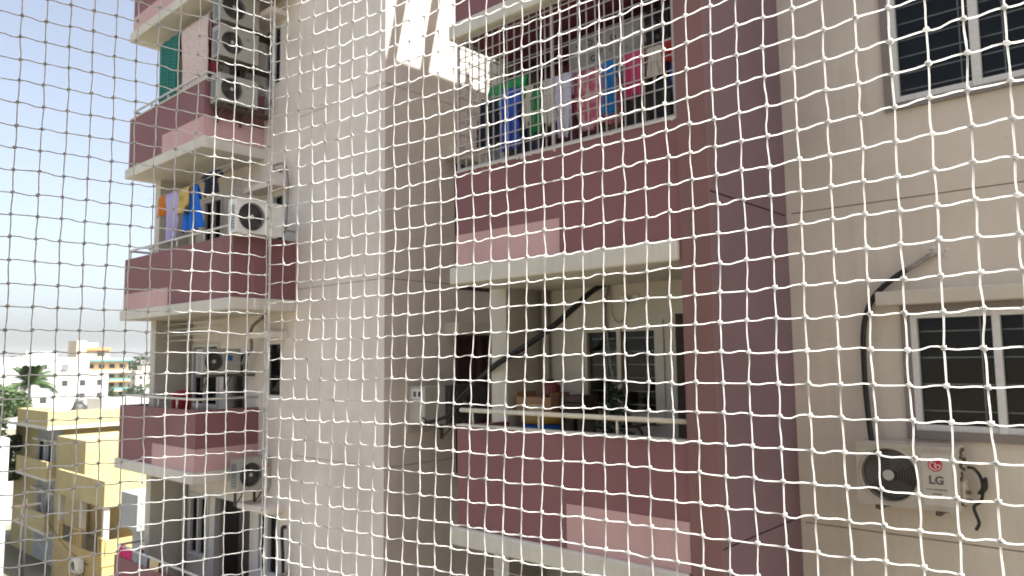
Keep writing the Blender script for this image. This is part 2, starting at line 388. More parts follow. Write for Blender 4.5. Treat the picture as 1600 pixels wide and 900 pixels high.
# --- left balconies
def post_rail(bm, pts, r=0.022, posts=(), drop=0.2):
    add_tube(bm, pts, r, 8)
    for p in posts: add_tube(bm, [(p[0], p[1], p[2]-drop), (p[0], p[1], p[2])], r*0.7, 6)
for zb in LV:
    wide = zb in (6.88, 0.88, -5.12, -11.12)
    y0 = 11.8 if wide else 13.0; y1 = 16.4
    bal = box('balcony', XF-0.055, XT+0.1, y0-0.055, y1+0.05, zb, zb+0.2, M_SLAB, B, 0.012)
    pz = zb+1.27
    bm = bmesh.new()
    add_box(bm, XF, XF+0.11, y0, y1, zb+0.2, pz)                       # front
    add_box(bm, XF+0.11, XT+0.05, y0, y0+0.11, zb+0.2, pz)             # near side
    add_box(bm, XF+0.11, XT+0.05, y1-0.11, y1, zb+0.2, pz)             # far side
    put('parapet', bm, M_PLUM, bal)
    bm = bmesh.new()
    if wide:
        add_box(bm, XF-0.006, XF+0.02, 14.28, y1-0.002, zb+0.202, zb+0.545)
        put('painted_panel', bm, M_PINK, bal)
    else:
        add_box(bm, XF-0.006, XF+0.02, y0-0.006, 14.75, zb+0.202, zb+0.60)
        put('painted_panel', bm, M_PINK, bal)
        box('painted_panel', XF+0.02, XT-0.002, y0-0.006, y0+0.02, zb+0.202, zb+0.60, M_PINK, bal)
    box('coping', XF-0.012, XF+0.125, y0-0.012, y1+0.01, pz, pz+0.03, M_SLAB if zb in (3.88, 0.88) else M_PLUM, bal) if zb == 3.88 else None
    bm = bmesh.new(); rz = zb+1.46
    ys = [y0+0.08+(y1-y0-0.2)*k/4 for k in range(5)]
    post_rail(bm, [(XT, y0+0.06, rz), (XF+0.06, y0+0.06, rz), (XF+0.06, y1-0.05, rz), (XT, y1-0.05, rz)], 0.024, [(XF+0.06, y, rz) for y in ys])
    put('railing', bm, M_STEEL, bal, smooth=True)
    # side wall at the far end, its white edge towards us
    box('end_wall', XF+0.5, XT+0.05, 15.98, 16.22, zb+0.2, zb+3.0, M_CREAM, bal)
    box('ceiling_beam', XF+0.02, XF+0.2, y0+0.05, y1-0.3, zb-0.0, zb+0.0+0.05, M_CREAM, bal) if False else None
# end wall louvre pipes of the third balcony down
for k in range(4):
    z = 0.78-k*0.11
    tube('drying_rod', [(XF+0.62, 15.9, z), (XF+0.62, 13.3+0.2*k, z-0.01)], 0.012, M_STEEL, B)
tube('drain_pipe', [(XT-0.07, 15.82, GZ), (XT-0.07, 15.82, TOP)], 0.05, M_PVC, B)
# --- right block: fin, right wall, balcony rear walls
wall('fin', 'y', 3.1, XF, XR+0.1, GZ, TOP, [(XF-1, XR+1, z-0.009, z+0.009) for z in (-1.67, 1.49)], M_PLUMF, B, 0.29)
for z in (-1.67, 1.49): box('groove', XF+0.015, XR+0.05, 3.115, 3.37, z-0.03, z+0.03, simple('groove_plum', (0.06, 0.035, 0.035), 0.9), B)
box('fin_edge', XF-0.006, XF+0.02, 3.094, 3.392, GZ, TOP, M_PLUMR, B)
RW = [(0.56, 1.95, -0.715, 0.385), (0.53, 1.985, 2.46, 3.78)]
rh = list(RW)
for k in (-8.12, -5.12): rh.append((0.56, 1.95, k+1.4, k+2.5))
rh.append((0.56, 1.95, 5.3, 6.5))
GR_R = (-4.7, -1.72, 1.51, 4.5, 7.5)
rh += [(-4, 3.05, z-GH, z+GH) for z in GR_R]
wall('wall', 'x', XR, -8.0, 3.12, GZ, 14.3, rh, M_BEIGE, B, 0.2)
for z in GR_R: box('groove', XR+0.012, XR+0.1, -2.95, 3.09, z-0.03, z+0.03, M_GROOVE, B)
window('x', XR, 0.56, 1.95, -0.715, 0.385, B, mull=(1.255,), hbars=4, vbars=(1.06, 1.40), fwid=0.05, trim=0.085, sill='granite', mdrop=0.05)
window('x', XR, 0.53, 1.985, 2.46, 3.78, B, mull=(1.262,), hbars=7, vbars=(1.05, 1.40), fwid=0.06, trim=0.075, sill='granite', mdrop=0.03)
for k in (-8.12, -5.12): window('x', XR, 0.56, 1.95, k+1.4, k+2.5, B, mull=(1.255,), hbars=5)
window('x', XR, 0.56, 1.95, 5.3, 6.5, B, mull=(1.255,), hbars=5)
bm = add_box(bmesh.new(), XR-0.15, XR+0.03, 0.25, 2.22, 0.465, 0.60, 0.012)
put('window_hood', bm, M_CREAM, B)
# balcony rear walls: cream below, maroon on the caged floor
def rear(zb, mat, holes):
    wall('wall', 'x', XB, 3.38, 6.55, zb+0.1, zb+3.1, holes, mat, B, 0.2)
for zb in LV:
    if zb == -2.12: rear(zb, M_CREAM, [(4.56, 5.63, -0.70, 0.36), (3.5, 4.335, -1.91, 0.49)])
    elif zb == 0.88: rear(zb, M_MAROON, [(4.95, 5.6, 1.1, 3.35), (3.7, 4.5, 1.9, 3.2)])
    else: rear(zb, M_CREAM if zb < 3 else M_MAROON, [(4.2, 5.6, zb+0.25, zb+2.5)])
window('x', XB, 4.56, 5.63, -0.70, 0.36, B, mull=(5.10,), hbars=6, fwid=0.05, trim=0.075, vbars=(4.8, 5.38), frame=simple('cream_frame', (0.52, 0.47, 0.38), 0.5))
window('x', XB, 3.7, 4.5, 1.9, 3.2, B, mull=(4.1,), hbars=5, fwid=0.05)
# unseen tall block over the front, added to keep sun off the left balconies
box('wall', XF+0.14, 8.19, 3.4, 6.5, 8.35, 21.0, M_BEIGE, B)
box('roof_slab', 8.2, 12.0, 3.35, 6.55, 9.0, 9.22, M_SLAB, B)
box('roof_slab', XR+0.05, 12.0, -8.0, 3.3, 14.1, 14.32, M_SLAB, B)  # unseen wing height, raised to keep sun off the fin
wall('wall', 'y', 3.12, XR+0.15, 12.0, 9.0, 14.2, [], M_BEIGE, B, 0.2)
for x in (8.27, 8.98): box('roof_beam', x-0.085, x+0.085, 6.4, YT+0.05, 9.02, 9.2, M_SLAB, B)
wall('wall', 'y', 6.35, XB+0.12, 12.0, GZ, 9.05, [], M_BEIGE, B, 0.2)
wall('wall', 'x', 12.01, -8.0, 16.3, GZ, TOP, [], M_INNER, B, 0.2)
wall('wall', 'y', 16.1, XT+0.1, 12.0, GZ, TOP, [], M_TOWER, B, 0.2)
wall('wall', 'y', -8.0, XR+0.21, 12.0, GZ, 14.2, [], M_BEIGE, B, 0.2)
box('roof_slab', XT+0.05, 12.0, YT+0.05, 16.2, TOP-0.2, TOP+0.02, M_SLAB, B)
for zb in LV:
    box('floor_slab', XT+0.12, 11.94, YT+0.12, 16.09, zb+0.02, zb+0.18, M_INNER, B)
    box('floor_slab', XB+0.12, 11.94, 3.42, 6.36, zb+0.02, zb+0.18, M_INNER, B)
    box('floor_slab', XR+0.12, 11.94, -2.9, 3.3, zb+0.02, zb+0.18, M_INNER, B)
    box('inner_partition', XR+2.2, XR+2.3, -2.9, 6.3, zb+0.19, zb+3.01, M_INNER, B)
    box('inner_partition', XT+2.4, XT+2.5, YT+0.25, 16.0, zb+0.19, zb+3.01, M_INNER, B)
# right balconies
for zb in LV:
    bal = box('balcony', XF-0.05, XB+0.1, 3.41, 6.45, zb, zb+0.2, M_SLAB, B, 0.02)
    pz = zb+1.345
    bm = bmesh.new()
    add_box(bm, XF+0.012, XF+0.12, 3.395, 6.39, zb+0.2, pz); add_box(bm, XF+0.12, 6.9, 6.28, 6.39, zb+0.2, pz)
    put('parapet', bm, M_PLUM, bal)
    if zb in (0.88, 6.88, -5.12): box('painted_panel', XF+0.004, XF+0.03, 4.82, 6.392, zb+0.202, zb+0.59, M_PINK, bal)
    else: box('painted_panel', XF+0.004, XF+0.03, 3.40, 4.79, zb+0.202, zb+0.645, M_PINK, bal)
    bm = bmesh.new(); nseg = 60
    for k in range(nseg):                                              # chipped plaster lip on the parapet
        if random.random() < (0.3 if zb == 0.88 else 0.0):
            ya = 3.42+2.95*k/nseg+random.uniform(-0.02, 0.02); h = random.uniform(0.003, 0.03)*random.random()+0.004
            add_box(bm, XF-0.004-random.random()*0.006, XF+0.03, ya, ya+random.uniform(0.02, 0.07), pz-h, pz+0.012+random.random()*0.008, 0.003)
    add_box(bm, XF+0.0, XF+0.13, 3.397, 6.40, pz+0.001, pz+0.02)
    put('mortar_lip', bm, M_SLAB, bal)
    if zb not in (0.88,):
        bm = bmesh.new(); rz = zb+1.525
        add_tube(bm, [(XF+0.08, 6.40, rz), (XF+0.08, 3.42, rz)], 0.026, 10)
        for y in (6.2, 5.2, 4.2): add_tube(bm, [(XF+0.08, y, pz), (XF+0.08, y, rz)], 0.014, 6)
        put('railing', bm, M_CREAMRAIL, bal, smooth=True)
    box('end_wall', 6.88, XB+0.05, 6.3, 6.555, zb+0.2, zb+3.0, M_CREAM, bal)
tube('drain_pipe', [(XB-0.075, 6.2, -1.92), (XB-0.075, 6.2, 0.9)], 0.05, M_PVC, B)
box('painted_ceiling', XF+0.05, XB-0.01, 3.42, 6.29, 3.855, 3.879, M_MAROON, B)
# security cage of the caged balcony
Zc0, Zc1 = 0.88+1.365, 3.88
bm = bmesh.new()
for z in (Zc0+0.02, Zc1-0.02): add_box(bm, XF+0.03, XF+0.055, 3.4, 6.38, z-0.012, z+0.012); add_box(bm, XF+0.055, 6.88, 6.355, 6.38, z-0.012, z+0.012)
for y in (3.42, 4.9, 6.366): add_box(bm, XF+0.028, XF+0.057, y-0.014, y+0.014, Zc0, Zc1)
cage = put('security_grille', bm, M_GBAR, B)
def shared_bars(name, dims, locs, mat, parent):
    bm = add_box(bmesh.new(), -dims[0]/2, dims[0]/2, -dims[1]/2, dims[1]/2, -dims[2]/2, dims[2]/2)
    me = mesh_from(bm, name); me.materials.append(mat)
    for l in locs: link(name, me, Vector(l), parent)
zc = (Zc0+Zc1)/2; hh = Zc1-Zc0-0.05
shared_bars('bar', (0.011, 0.011, hh), [(XF+0.047, 3.42+0.113*k, zc) for k in range(1, 26) if k not in (13,)], M_GBAR, cage)
shared_bars('bar', (0.011, 2.93, 0.010), [(XF+0.035, 4.89, Zc0+0.155*k) for k in range(1, 11)], M_GBAR, cage)
shared_bars('bar', (0.011, 0.011, hh), [(XF+0.06+0.113*k, 6.372, zc) for k in range(1, 7)], M_GBAR, cage)
shared_bars('bar', (0.78, 0.010, 0.010), [(XF+0.44, 6.361, Zc0+0.155*k) for k in range(1, 11)], M_GBAR, cage)

# ------------------------------------------------------------------ air conditioner outdoor units
M_ACL = plaster('ac_stained_casing', (0.43, 0.395, 0.33), dirt=(0.10, 0.07, 0.045), amount=0.7, streak=0.5, rough=0.5)
M_GUARD = simple('fan_guard_taupe', (0.12, 0.10, 0.085), 0.55)
def ac_unit(label, loc, rz, w_=0.84, h=0.55, d=0.32, casing=None, group=None, fan=0.0, fr=0.225, logo=False, louvre=True, brackets=True, drop=0.30, sticker=None, hubm=None, bare=False):
    """local: width +X, front -Y, base at z=0, origin at the middle of the base"""
    casing = casing or M_ACW
    root = thing('outdoor_ac_unit', label, 'air conditioner', loc, group); root.rotation_euler = (0, 0, rz)
    def lp(name, bm, mat, parent=None, smooth=False):
        me = mesh_from(bm, name); me.materials.append(mat)
        if smooth:
            for p in me.polygons: p.use_smooth = True
        o = bpy.data.objects.new(name, me); C.objects.link(o); o.parent = parent or root; return o
    fx = -w_/2 + fr + 0.035 + fan; fz = h/2; n_ = 40
    bm = bmesh.new()                                    # front panel with round opening, then sides
    yf = -d/2
    outer = []
    for k in range(n_):
        a = 2*pi*k/n_; ca, sa = cos(a), sin(a)
        ts = []
        if ca > 1e-6: ts.append((w_/2-fx)/ca)
        if ca < -1e-6: ts.append((-w_/2-fx)/ca)
        if sa > 1e-6: ts.append((h-fz)/sa)
        if sa < -1e-6: ts.append((-fz)/sa)
        t = min(ts); outer.append((fx+ca*t, fz+sa*t))
    corners = [(-w_/2, 0), (w_/2, 0), (w_/2, h), (-w_/2, h)]
    inn = [bm.verts.new((fx+fr*cos(2*pi*k/n_), yf, fz+fr*sin(2*pi*k/n_))) for k in range(n_)]
    lip = [bm.verts.new((fx+(fr+0.012)*cos(2*pi*k/n_), yf-0.012, fz+(fr+0.012)*sin(2*pi*k/n_))) for k in range(n_)]
    lip2 = [bm.verts.new((fx+(fr+0.022)*cos(2*pi*k/n_), yf, fz+(fr+0.022)*sin(2*pi*k/n_))) for k in range(n_)]
    dp = [bm.verts.new((fx+fr*cos(2*pi*k/n_), yf+0.09, fz+fr*sin(2*pi*k/n_))) for k in range(n_)]
    ov = [bm.verts.new((x, yf, z)) for x, z in outer]
    for k in range(n_):
        j = (k+1) % n_
        bm.faces.new((inn[k], inn[j], dp[j], dp[k])); bm.faces.new((inn[k], inn[j], lip[j], lip[k])); bm.faces.new((lip[k], lip[j], lip2[j], lip2[k]))
        bm.faces.new((lip2[k], lip2[j], ov[j], ov[k]))
        for cx, cz in corners:                          # fill the corner the fan of quads cuts off
            (x0, z0), (x1, z1) = outer[k], outer[j]
            if (abs(x0-cx) < 1e-6 and abs(z1-cz) < 1e-6 and abs(z0-cz) > 1e-6) or (abs(z0-cz) < 1e-6 and abs(x1-cx) < 1e-6 and abs(x0-cx) > 1e-6):
                bm.faces.new((ov[k], bm.verts.new((cx, yf, cz)), ov[j]))
    # shell: top, bottom, sides, back
    e = 0.0005
    add_box(bm, -w_/2, w_/2, yf+e+0.1, d/2, e, h-e)
    add_box(bm, -w_/2-0.004, w_/2+0.004, yf-0.004, d/2+0.003, h-0.03, h+0.006, 0.004)
    for s in (-1, 1):
        xs = s*w_/2; add_box(bm, xs-(0.012 if s > 0 else 0), xs+(0.012 if s < 0 else 0), yf+0.0006, yf+0.1, 0.001, h-0.031)
    add_box(bm, -w_/2+0.013, w_/2-0.013, yf+0.0007, yf+0.1, 0.0012, 0.012)
    lp('casing', bm, casing)
    bm = bmesh.new(); add_tube(bm, [(fx, yf+0.085, fz), (fx, yf+0.088, fz)], fr+0.01, 32); lp('fan_well', bm, M_DARK)
    bm = bmesh.new()                                    # blades
    for q in range(3):
        a0 = q*2*pi/3+0.4; pv = None
        for s in range(8):
            a = a0+s*0.16; t = s/7
            p1 = bm.verts.new((fx+0.05*cos(a), yf+0.075-0.03*t, fz+0.05*sin(a))); p2 = bm.verts.new((fx+fr*0.93*cos(a+0.1), yf+0.08-0.045*t, fz+fr*0.93*sin(a+0.1)))
            if pv: bm.faces.new((pv[0], p1, p2, pv[1]))
            pv = (p1, p2)
    lp('fan_blade', bm, M_GRILL)
    bm = bmesh.new()                                    # wire guard: rings and swirled spokes
    for q in range(1, 8):
        rr = fr*(0.24+0.76*q/7.2)
        add_tube(bm, [(fx+rr*cos(2*pi*k/28), yf-0.006, fz+rr*sin(2*pi*k/28)) for k in range(29)], 0.0022, 4, False)
    for q in range(44):
        a = q*2*pi/44
        add_tube(bm, [(fx+r2*cos(a+tw), yf-0.003, fz+r2*sin(a+tw)) for r2, tw in ((0.05, 0), (fr*0.6, 0.22), (fr*1.01, 0.36))], 0.0019, 3, False)
    lp('fan_guard', bm, M_GUARD if logo else M_GRILL)
    bm = bmesh.new(); add_tube(bm, [(fx, yf-0.012, fz), (fx, yf-0.004, fz)], 0.048 if logo else 0.035, 24); lp('fan_hub', bm, hubm or M_HUB)
    if louvre:                                          # finned side
        bm = bmesh.new()
        add_box(bm, -w_/2-0.003, -w_/2+0.02, yf+0.07, d/2-0.05, 0.05, h-0.08); lp('condenser', bm, M_FIN)
        for q in range(9):
            z = 0.07+(h-0.17)*q/8
            bm = add_box(bmesh.new(), -w_/2-0.010, -w_/2-0.002, yf+0.065, d/2-0.045, z-0.006, z+0.006); lp('louvre', bm, casing)
    px0, px1 = fx+fr+0.045, w_/2-0.03
    if px1-px0 > 0.08:
        bm = add_box(bmesh.new(), px0, px1, yf-0.003, yf+0.001, 0.045, h-0.06); P = lp('front_panel', bm, M_ACD if logo else casing)
        if sticker:
            bm = add_box(bmesh.new(), px0+0.04, px0+0.04+sticker[1], yf-0.005, yf-0.0032, h-0.12-sticker[1], h-0.12); lp('sticker', bm, simple('sticker_'+sticker[0], sticker[2], 0.5), P)
        if logo:
            cx, cz, R = (px0+px1)/2-0.012, h-0.155, 0.058; yl = yf-0.0032
            bm = bmesh.new(); add_tube(bm, [(cx, yl, cz), (cx, yl-0.002, cz)], R, 36); lp('logo_disc', bm, M_RED, P)
            bm = bmesh.new(); y2 = yl-0.0025; th = 0.005
            add_tube(bm, [(cx+0.043*cos(a), y2, cz+0.043*sin(a)) for a in [radians(80+280*k/30) for k in range(31)]], 0.0032, 4)
            add_box(bm, cx+0.008, cx+0.046, y2-0.001, y2+0.001, cz-0.003, cz+0.003)
            add_box(bm, cx-0.003, cx+0.003, y2-0.001, y2+0.001, cz-0.022, cz+0.024); add_box(bm, cx-0.003, cx+0.016, y2-0.0012, y2+0.0008, cz-0.025, cz-0.0195)
            add_tube(bm, [(cx-0.019, y2-0.001, cz+0.020), (cx-0.019, y2+0.001, cz+0.020)], 0.006, 12)
            lp('logo_mark', bm, M_WHITEP, P)
            def text(body, size, x, z, mat, name, off=0.0):
                cu = bpy.data.curves.new(name, 'FONT'); cu.body = body; cu.size = size; cu.align_x = 'CENTER'; cu.extrude = 0.0008; cu.offset = off
                to = bpy.data.objects.new(name, cu); C.objects.link(to)
                me = bpy.data.meshes.new_from_object(to.evaluated_get(bpy.context.evaluated_depsgraph_get())); bpy.data.objects.remove(to)
                me.transform(Matrix.Translation((x, yf-0.0045, z)) @ Matrix.Rotation(pi/2, 4, 'X')); me.materials.clear(); me.materials.append(mat)
                o = bpy.data.objects.new(name, me); C.objects.link(o); o.parent = P
            text('LG', 0.098, cx+0.003, cz-0.165, M_LETTER, 'lettering', 0.0035)
            text('DUAL INVERTER', 0.023, cx, cz-0.222, M_LETTER, 'small_lettering')
            bm = add_box(bmesh.new(), cx-0.06, cx+0.06, yf-0.0045, yf-0.0031, cz-0.285, cz-0.262); lp('energy_strip', bm, M_WHITEP, P)
            bm = add_box(bmesh.new(), cx-0.04, cx+0.04, yf-0.0048, yf-0.0031, cz-0.258, cz-0.249); lp('badge', bm, M_GRILL, P)
    bm = bmesh.new()                                    # valve cover and stubs on the right-hand end
    add_box(bm, w_/2, w_/2+0.03, -0.04, 0.12, 0.05, 0.26, 0.008); lp('valve_cover', bm, casing)
    bm = bmesh.new()
    for z in (0.09, 0.16): add_tube(bm, [(w_/2+0.03, 0.02, z), (w_/2+0.07, 0.02, z)], 0.016, 8)
    lp('valve', bm, M_BRACK)
    if brackets:
        for s in (-0.3, 0.3):
            bm = bmesh.new(); add_box(bm, s*w_-0.02, s*w_+0.02, -d/2+0.02, d/2+0.062, -0.045, -0.001); add_box(bm, s*w_-0.018, s*w_+0.018, d/2+0.02, d/2+0.06, -drop, -0.045)
            add_tube(bm, [(s*w_, d/2+0.04, -max(0.05, drop-0.02)), (s*w_, -d/2+0.06, -0.045)], 0.014, 6)
            lp('bracket', bm, M_BRACK)
    else:
        for s in (-0.32, 0.32): lp('foot', add_box(bmesh.new(), s*w_-0.04, s*w_+0.04, -d/2-0.01, d/2+0.01, -0.03, 0.0005), casing)
    return root
# on the right wall: front faces -X  (centre y 1.98)
ac_unit('outdoor air conditioner unit with red round logo below the right window', (XR-0.065-0.16, 1.985, -1.385), -pi/2, 0.83, 0.555, 0.32, M_ACL, fr=0.236, logo=True, louvre=False, fan=0.01, drop=0.07)
# units at the left balconies: fronts face -Y
AL = 'air conditioner unit stacked above another beside the hung floral cloth'
ac_unit('white air conditioner unit with finned end, resting against the parapet under another unit', (6.56, 12.77, 4.70), 0, 0.76, 0.52, 0.30, M_ACSHADE, sticker=('teal', 0.05, (0.02, 0.28, 0.34)), fan=0.01, fr=0.2)
ac_unit('air conditioner unit between two others in the stack beside the floral cloth', (6.56, 12.77, 5.55), 0, 0.76, 0.58, 0.30, M_ACSHADE, sticker=('teal', 0.045, (0.02, 0.28, 0.34)), fan=0.0, fr=0.2)
ac_unit('topmost air conditioner unit of the stack, under the highest balcony slab', (6.56, 12.77, 6.23), 0, 0.76, 0.58, 0.30, M_ACSHADE, fan=0.0, fr=0.22)
ac_unit('white air conditioner unit on the plum parapet beside the coloured laundry', (6.44, 11.68, 2.15), 0, 0.85, 0.56, 0.28, M_ACW, fan=0.0, fr=0.235, brackets=False, hubm=M_ACW)
ac_unit('pale air conditioner unit with a blue sticker hung above a balcony door', (6.62, 13.25, -0.22), 0, 0.72, 0.46, 0.26, M_ACSHADE, sticker=('blue', 0.1, (0.01, 0.10, 0.36)), fan=0.0, fr=0.17)
ac_unit('air conditioner unit hung under the pink painted balcony end', (6.975, 12.66, -2.28), 0, 0.62, 0.56, 0.30, M_ACSHADE, sticker=('red', 0.06, (0.45, 0.06, 0.03)), fan=-0.01, fr=0.205)
ac_unit('black fronted air conditioner unit on the wall behind the lower right balcony', (8.62, 8.92, -0.99), 0, 0.80, 0.56, 0.34, simple('ac_black_front', (0.05, 0.048, 0.046), 0.6), fan=0.06, fr=0.215, louvre=False)
# support cross-bars that tie the stacked units to the wall
for z in (4.64, 5.5, 6.18):
    box('support_shelf', 6.2, XT+0.02, 12.66, 12.94, z, z+0.02, M_BRACK, B)
box('support_shelf', 6.25, 7.31, 13.16, 13.36, -0.27, -0.225, M_BRACK, B)

# meter box and its cables beside the tower
mb = thing('meter_box', 'white electrical box with switch panel on the beige tower wall', 'electrical box', (8.0, 8.9, -1.05))
box('cabinet', 7.78, 8.22, 8.86, YT, -1.02, -0.42, M_ACD, mb, 0.01)
box('switch_panel', 7.765, 7.78, 8.90, 9.16, -0.62, -0.46, M_WHITEP, mb)
box('switch', 7.755, 7.766, 8.94, 8.99, -0.58, -0.50, M_DARK, mb); box('switch', 7.755, 7.766, 9.05, 9.10, -0.58, -0.50, M_GRILL, mb)
box('backing_board', 7.74, 8.3, YT-0.03, YT+0.01, -1.16, -0.36, M_CREAM, mb)
# thick insulated hose across the balcony
hp = [(7.62, 5.21, 0.94), (7.45, 5.384, 0.812), (7.25, 5.483, 0.627), (7.05, 5.627, 0.418), (6.9, 5.91, 0.192), (6.8, 6.243, 0.002), (6.82, 6.503, -0.116), (7.3, 7.304, -0.342), (7.6, 7.935, -0.592), (7.72, 8.301, -0.847), (7.77, 8.84, -0.98)]
tag(tube('insulated_hose', spline(hp, 6), [0.033]*8+[0.036]*30+[0.028]*23, M_RUBBER, base=True), 'thick black insulated hose slung from the cream wall to the tower', 'hose')
tag(tube('cable', spline([(7.32, 7.32, -0.37), (7.5, 7.9, -0.75), (7.68, 8.3, -1.0), (7.74, 8.6, -1.02), (7.77, 8.9, -0.9)], 6), 0.012, M_RUBBER, base=True), 'thin black cable hanging below the thick insulated hose', 'cable')
# lamp holder and loose cables over the balcony window
lh = thing('wall_lamp_holder', 'white lamp holder with dangling wires above the balcony window', 'lamp holder', (7.55, 4.93, 0.66))
box('base_plate', 7.575, 7.605, 4.80, 5.06, 0.66, 0.74, M_ACW, lh, 0.008)
tube('socket', [(7.58, 4.93, 0.70), (7.5, 4.93, 0.69), (7.47, 4.93, 0.64)], [0.035, 0.035, 0.028], M_ACW, lh, 10)
tag(tube('grey_cable', spline([(7.585, 5.22, 0.92), (7.56, 5.28, 0.6), (7.555, 5.24, 0.25), (7.55, 5.2, -0.1), (7.56, 5.12, -0.45)], 6), 0.016, M_TAPE, base=True), 'grey taped pipe hanging down across the balcony window', 'pipe')
tag(tube('wire_loop', spline([(7.58, 5.2, 0.9), (7.56, 5.17, 0.55), (7.55, 5.08, 0.42), (7.54, 4.98, 0.48), (7.55, 4.92, 0.68)], 6), 0.007, M_TAPE, base=True), 'thin wire looping from the hose hole to the lamp holder', 'wire')
# insulated pipe of the right unit, with broken plaster where it enters
pp = [(7.9, 1.70, 0.935), (7.82, 1.75, 0.91), (7.8, 1.86, 0.835), (7.8, 2.035, 0.743), (7.8, 2.248, 0.552), (7.8, 2.352, 0.273), (7.8, 2.372, -0.167), (7.78, 2.355, -0.54), (7.7, 2.31, -0.84)]
P = thing('insulated_pipe', 'black insulated pipe curving from a hole in the wall to the unit', 'pipe', (7.7, 2.31, -0.84))
sp = spline(pp, 6)
tube('foam_sleeve', sp[15:], 0.026, M_RUBBER, P, 10); tube('taped_end', sp[:16], 0.024, M_TAPE, P, 10)
bm = bmesh.new()
for k in range(26):
    a = random.uniform(0, 2*pi); rr = random.random()**0.5*0.085
    y, z = 1.68+rr*cos(a), 0.955+rr*sin(a)*0.7; s = random.uniform(0.008, 0.022)
    bmesh.ops.create_icosphere(bm, subdivisions=1, radius=s, matrix=Matrix.Translation((7.876, y, z)) @ Matrix.Diagonal((0.4, 1, 1, 1)))
put('mortar_patch', bm, M_SLAB, P)
gr = thing('gap_grime_strip', 'dark grimy gap strip at the right end of the logo unit', 'gap strip', (7.62, 1.545, -1.36))
bm = bmesh.new(); rg_ = random.Random(9)
for k in range(30):
    z = -1.34+0.5*k/30; bmesh.ops.create_icosphere(bm, subdivisions=1, radius=rg_.uniform(0.008, 0.02), matrix=Matrix.Translation((7.64+rg_.uniform(-0.015, 0.1), 1.562+rg_.uniform(-0.012, 0.006), z)))
put('gap_lumps', bm, M_BRACK, gr)  # dark lumps stand in for the dark, grimy gap beside the casing
# cables behind the right unit
tag(tube('coiled_wire', spline([(7.62, 1.50, -1.0), (7.7, 1.47, -1.02), (7.78, 1.44, -1.1), (7.72, 1.42, -1.18), (7.78, 1.46, -1.24), (7.8, 1.41, -1.2), (7.74, 1.40, -1.1), (7.8, 1.45, -1.3), (7.74, 1.5, -1.36), (7.8, 1.48, -1.5), (7.76, 1.5, -1.56)], 6), 0.014, M_RUBBER, base=True), 'tangled black wire hanging off the right end of the logo unit', 'wire')
# pipes at the left units
tag(tube('copper_pipe_run', spline([(7.29, 12.3, 3.52), (7.2, 12.55, 3.62), (7.2, 12.1, 3.62), (7.22, 11.98, 3.3), (7.22, 12.0, 2.7), (7.1, 11.85, 2.32), (6.95, 11.7, 2.28)], 6), 0.022, M_TAPE, base=True), 'taped grey pipe arching over a small window to the white unit', 'pipe')
tag(tube('copper_pipe_run', spline([(7.29, 12.85, 0.85), (7.12, 13.0, 0.62), (7.1, 12.95, 0.25), (7.05, 13.05, 0.1), (7.02, 13.15, -0.05)], 6), 0.03, M_TAPE, base=True), 'bundle of taped pipes dropping to the blue stickered unit', 'pipe')
tag(tube('copper_pipe_run', spline([(7.29, 12.0, -2.9), (7.2, 11.95, -2.95), (7.2, 11.9, -3.6), (7.2, 11.9, -4.6), (7.25, 11.92, -5.4)], 6), 0.03, M_RUBBER, base=True), 'black pipe running down the wall below the pink balcony end', 'pipe')
tag(tube('copper_pipe_run', spline([(7.0, 12.9, 5.0), (7.12, 12.75, 5.1), (7.2, 12.75, 4.95), (7.2, 12.8, 4.8), (7.29, 12.7, 5.0)], 6), 0.02, M_TAPE, base=True), 'short looped pipe at the right end of the finned unit', 'pipe')
# things on the lower right balcony
bn = thing('blue_drum', 'blue plastic drum with yellow rim behind the balcony rail', 'drum', (7.05, 5.85, -1.92))
def lathe(bm, prof, cx, cy, n=24):
    rings = [[bm.verts.new((cx+r*cos(2*pi*k/n), cy+r*sin(2*pi*k/n), z)) for k in range(n)] for r, z in prof]
    for a, b in zip(rings, rings[1:]):
        for k in range(n): bm.faces.new((a[k], a[(k+1) % n], b[(k+1) % n], b[k]))
    bm.faces.new(rings[0]); bm.faces.new(rings[-1]); return bm
put('drum_body', lathe(bmesh.new(), [(0.24, -1.92), (0.26, -1.88), (0.26, -1.5), (0.27, -1.48), (0.27, -1.44), (0.26, -1.42), (0.26, -0.78)], 7.05, 5.85), M_BLUE, bn, True)
put('rim', lathe(bmesh.new(), [(0.272, -0.779), (0.28, -0.765), (0.28, -0.70), (0.27, -0.69)], 7.05, 5.85), simple('yellow_plastic', (0.28, 0.17, 0.02), 0.5), bn, True)
cb = thing('cardboard_box', 'open brown cardboard box standing on the blue drum', 'box', (7.08, 5.9, -0.69))
bm = bmesh.new(); add_box(bm, 6.9, 7.26, 5.62, 6.16, -0.688, -0.47)
put('carton', bm, M_CARD, cb)
for s, y in ((1, 6.16), (-1, 5.62)):
    bm = add_box(bmesh.new(), 6.9, 7.26, y-0.004, y+0.004, -0.47, -0.41); put('flap', bm, M_CARD, cb)
box('printed_label', 6.893, 6.899, 5.72, 5.98, -0.64, -0.55, simple('label_tan', (0.45, 0.33, 0.2), 0.8), cb)
rc = thing('red_canister', 'dark red canister on top of the cardboard box', 'canister', (7.1, 5.78, -0.47))
put('canister_body', lathe(bmesh.new(), [(0.11, -0.469), (0.125, -0.45), (0.125, -0.34), (0.09, -0.30), (0.04, -0.285)], 7.1, 5.78), simple('red_plastic', (0.13, 0.022, 0.022), 0.5), rc, True)
put('cap', lathe(bmesh.new(), [(0.045, -0.285), (0.045, -0.262), (0.04, -0.258)], 7.1, 5.78, 14), M_DARK, rc, True)
